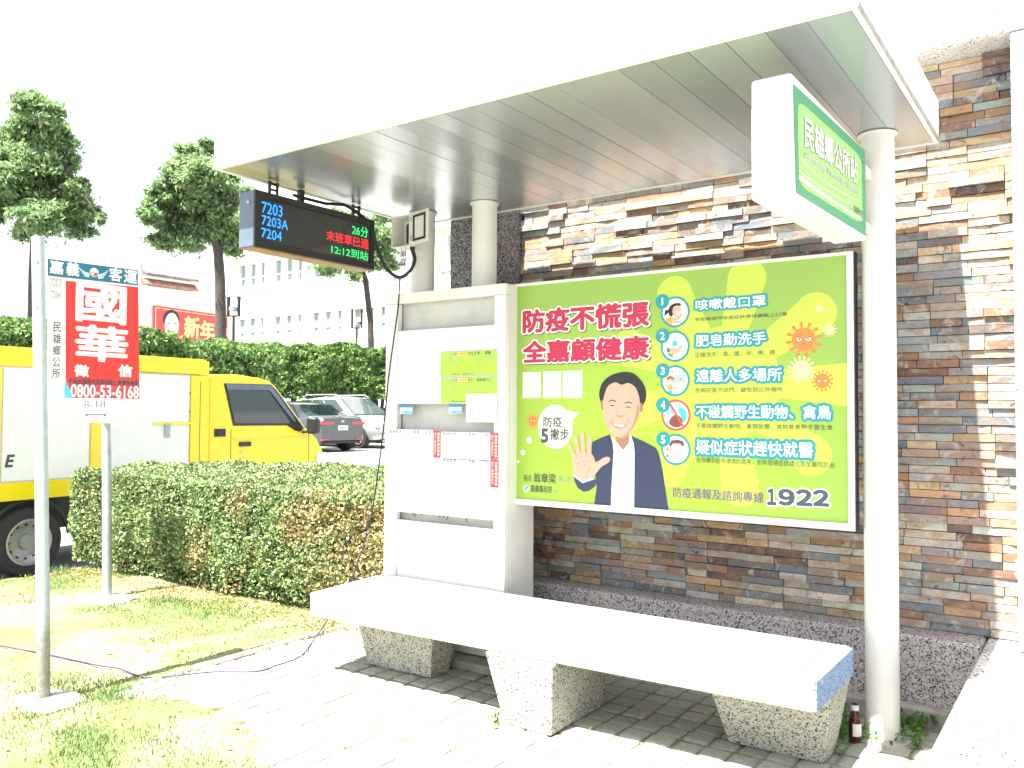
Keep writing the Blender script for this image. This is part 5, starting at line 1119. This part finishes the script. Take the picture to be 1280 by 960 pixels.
# wall built from piers, spandrels so that the openings are real
def strip(z0, z1, name='spandrel', mat='wallwhite', y0=YB, y1=YB + .3, xa=None): return box(name, mat, tbld, xa or XC, X_END, y0, y1, z0, z1)
strip(g - .3, 1.6); strip(3.6, 5.03); strip(6.41, 7.70); strip(7.74, 7.91, y0=YB - .06); strip(9.29, 13.2); strip(7.70, 7.74, 'string_course', 'wallpink', YB - .10)
for z0, z1 in rows:
    xp = XC
    for wx in xs_ + [X_END]:
        if wx - xp > .02: box('pier', 'wallwhite', tbld, xp, wx, YB + (.0 if wx - xp > .8 else .10), YB + .3, z0, z1)
        xp = wx + WWD
    for wx in xs_:
        if z1 < 4: fr = box('window', 'wallwhite', tbld, wx, wx + WWD, YB + .14, YB + .17, z1 - .05, z1)
        else: fr = box('window', 'wallwhite', tbld, wx, wx + WWD, YB + .12, YB + .17, (z0 + z1) / 2 - .05, (z0 + z1) / 2 + .05)
        box('pane', 'winglass', fr, wx, wx + WWD, YB + .18, YB + .20, z0, z1)
for k in range(9):
    box('pilaster', 'wallwhite', tbld, XC + k * 2.86 + .44, XC + k * 2.86 + .84, YB - .12, YB - .001, g, 9.6)
box('cornice', 'wallwhite', tbld, XC - .2, X_END, YB - .5, YB - .13, 9.62, 9.95); box('rear_block', 'wallwhite', tbld, XC, X_END, YB + .31, YB + 6, g, 13.15)
wg = thing('hall_wing', (XC, 25, g), 'white side wing with tiled eave strips and a red banner at the left', 'building')
yl, yr = onx(150, 380, XC).y, YB - .6
ztop = onx(184, 326, XC).z
box('wall', 'wallwhite', wg, XC - 6, XC, yl, yr, g - .3, ztop)
for (xa, ya), (xb, yb), mt in (((181, 335), (246, 346.5), 'tilegrey'), ((181, 348), (246, 359), 'tile')):
    a, b_ = onx(xa, ya, XC + .3), onx(xb, yb, XC + .3); z_ = (a.z + b_.z) / 2
    mb = MB(); mb.prism([(XC + .001, z_ + .22), (XC + .5, z_ - .22), (XC + .5, z_ - .30), (XC + .001, z_ - .02)], lambda u, v, w_: (u, w_, v), a.y, b_.y); ev = mb.build('tiled_eave', mt, wg)
    n_ = int((b_.y - a.y) / .16); mb = MB()
    for k in range(n_): yy = a.y + .08 + k * .16; mb.tube([(XC + .02, yy, z_ + .24), (XC + .53, yy, z_ - .22)], .045, 6)
    tag(mb.build('tile_row', mt, ev), kind='stuff')
    box('eave_gutter', 'wallwhite', wg, XC + .001, XC + .35, a.y, b_.y, z_ - .45, z_ - .31)
# banner
BX = XC + .12
bn_ = thing('banner', (BX, 26, 4.6), 'red new year banner with a portrait hanging on the side wing', 'banner')
F = Flat('x', BX, bn_, .004)
bp = MB().prism([F.px(*q) for q in ((192, 381.5), (301, 397), (301, 450), (192, 445))], lambda u, v, w_: (BX + w_, u, v), -.03, 0).build('cloth', fm('banner_red', (.55, .06, .06)), bn_)
F = Flat('x', BX, bp, .006)
gold = fm('banner_gold', (.75, .55, .25)); 
F.pxpoly('gold_border', gold, [[(194, 384), (300, 399), (300, 399.8), (194, 384.9)], [(194, 385), (195, 385.2), (195, 440), (194, 440)]], 1)
F.pxpoly('portrait_hair', hair, [disc((214, 399), 10.5, 20, 12)], 1); F.pxpoly('portrait_face', fm('pale_skin', (.72, .60, .54)), [disc((214.5, 407), 9, 20, 16)], 2)
F.pxpoly('portrait_eyes', hair, [capsule((208.5, 404), (212, 404.3), .5, 3), capsule((217, 404.5), (220.5, 404.8), .5, 3), capsule((211.5, 414.5), (217, 414.8), .5, 3)], 3)
F.text('banner_lettering', gold, '新', F.px(230.5, 421), F.px(249.5, 397.5), 2, .04); F.text('banner_lettering', gold, '年', F.px(250.5, 424.5), F.px(268, 402.5), 2, .04); F.text('banner_lettering', gold, '快樂', F.px(270.5, 427), F.px(298, 408), 2, .04)
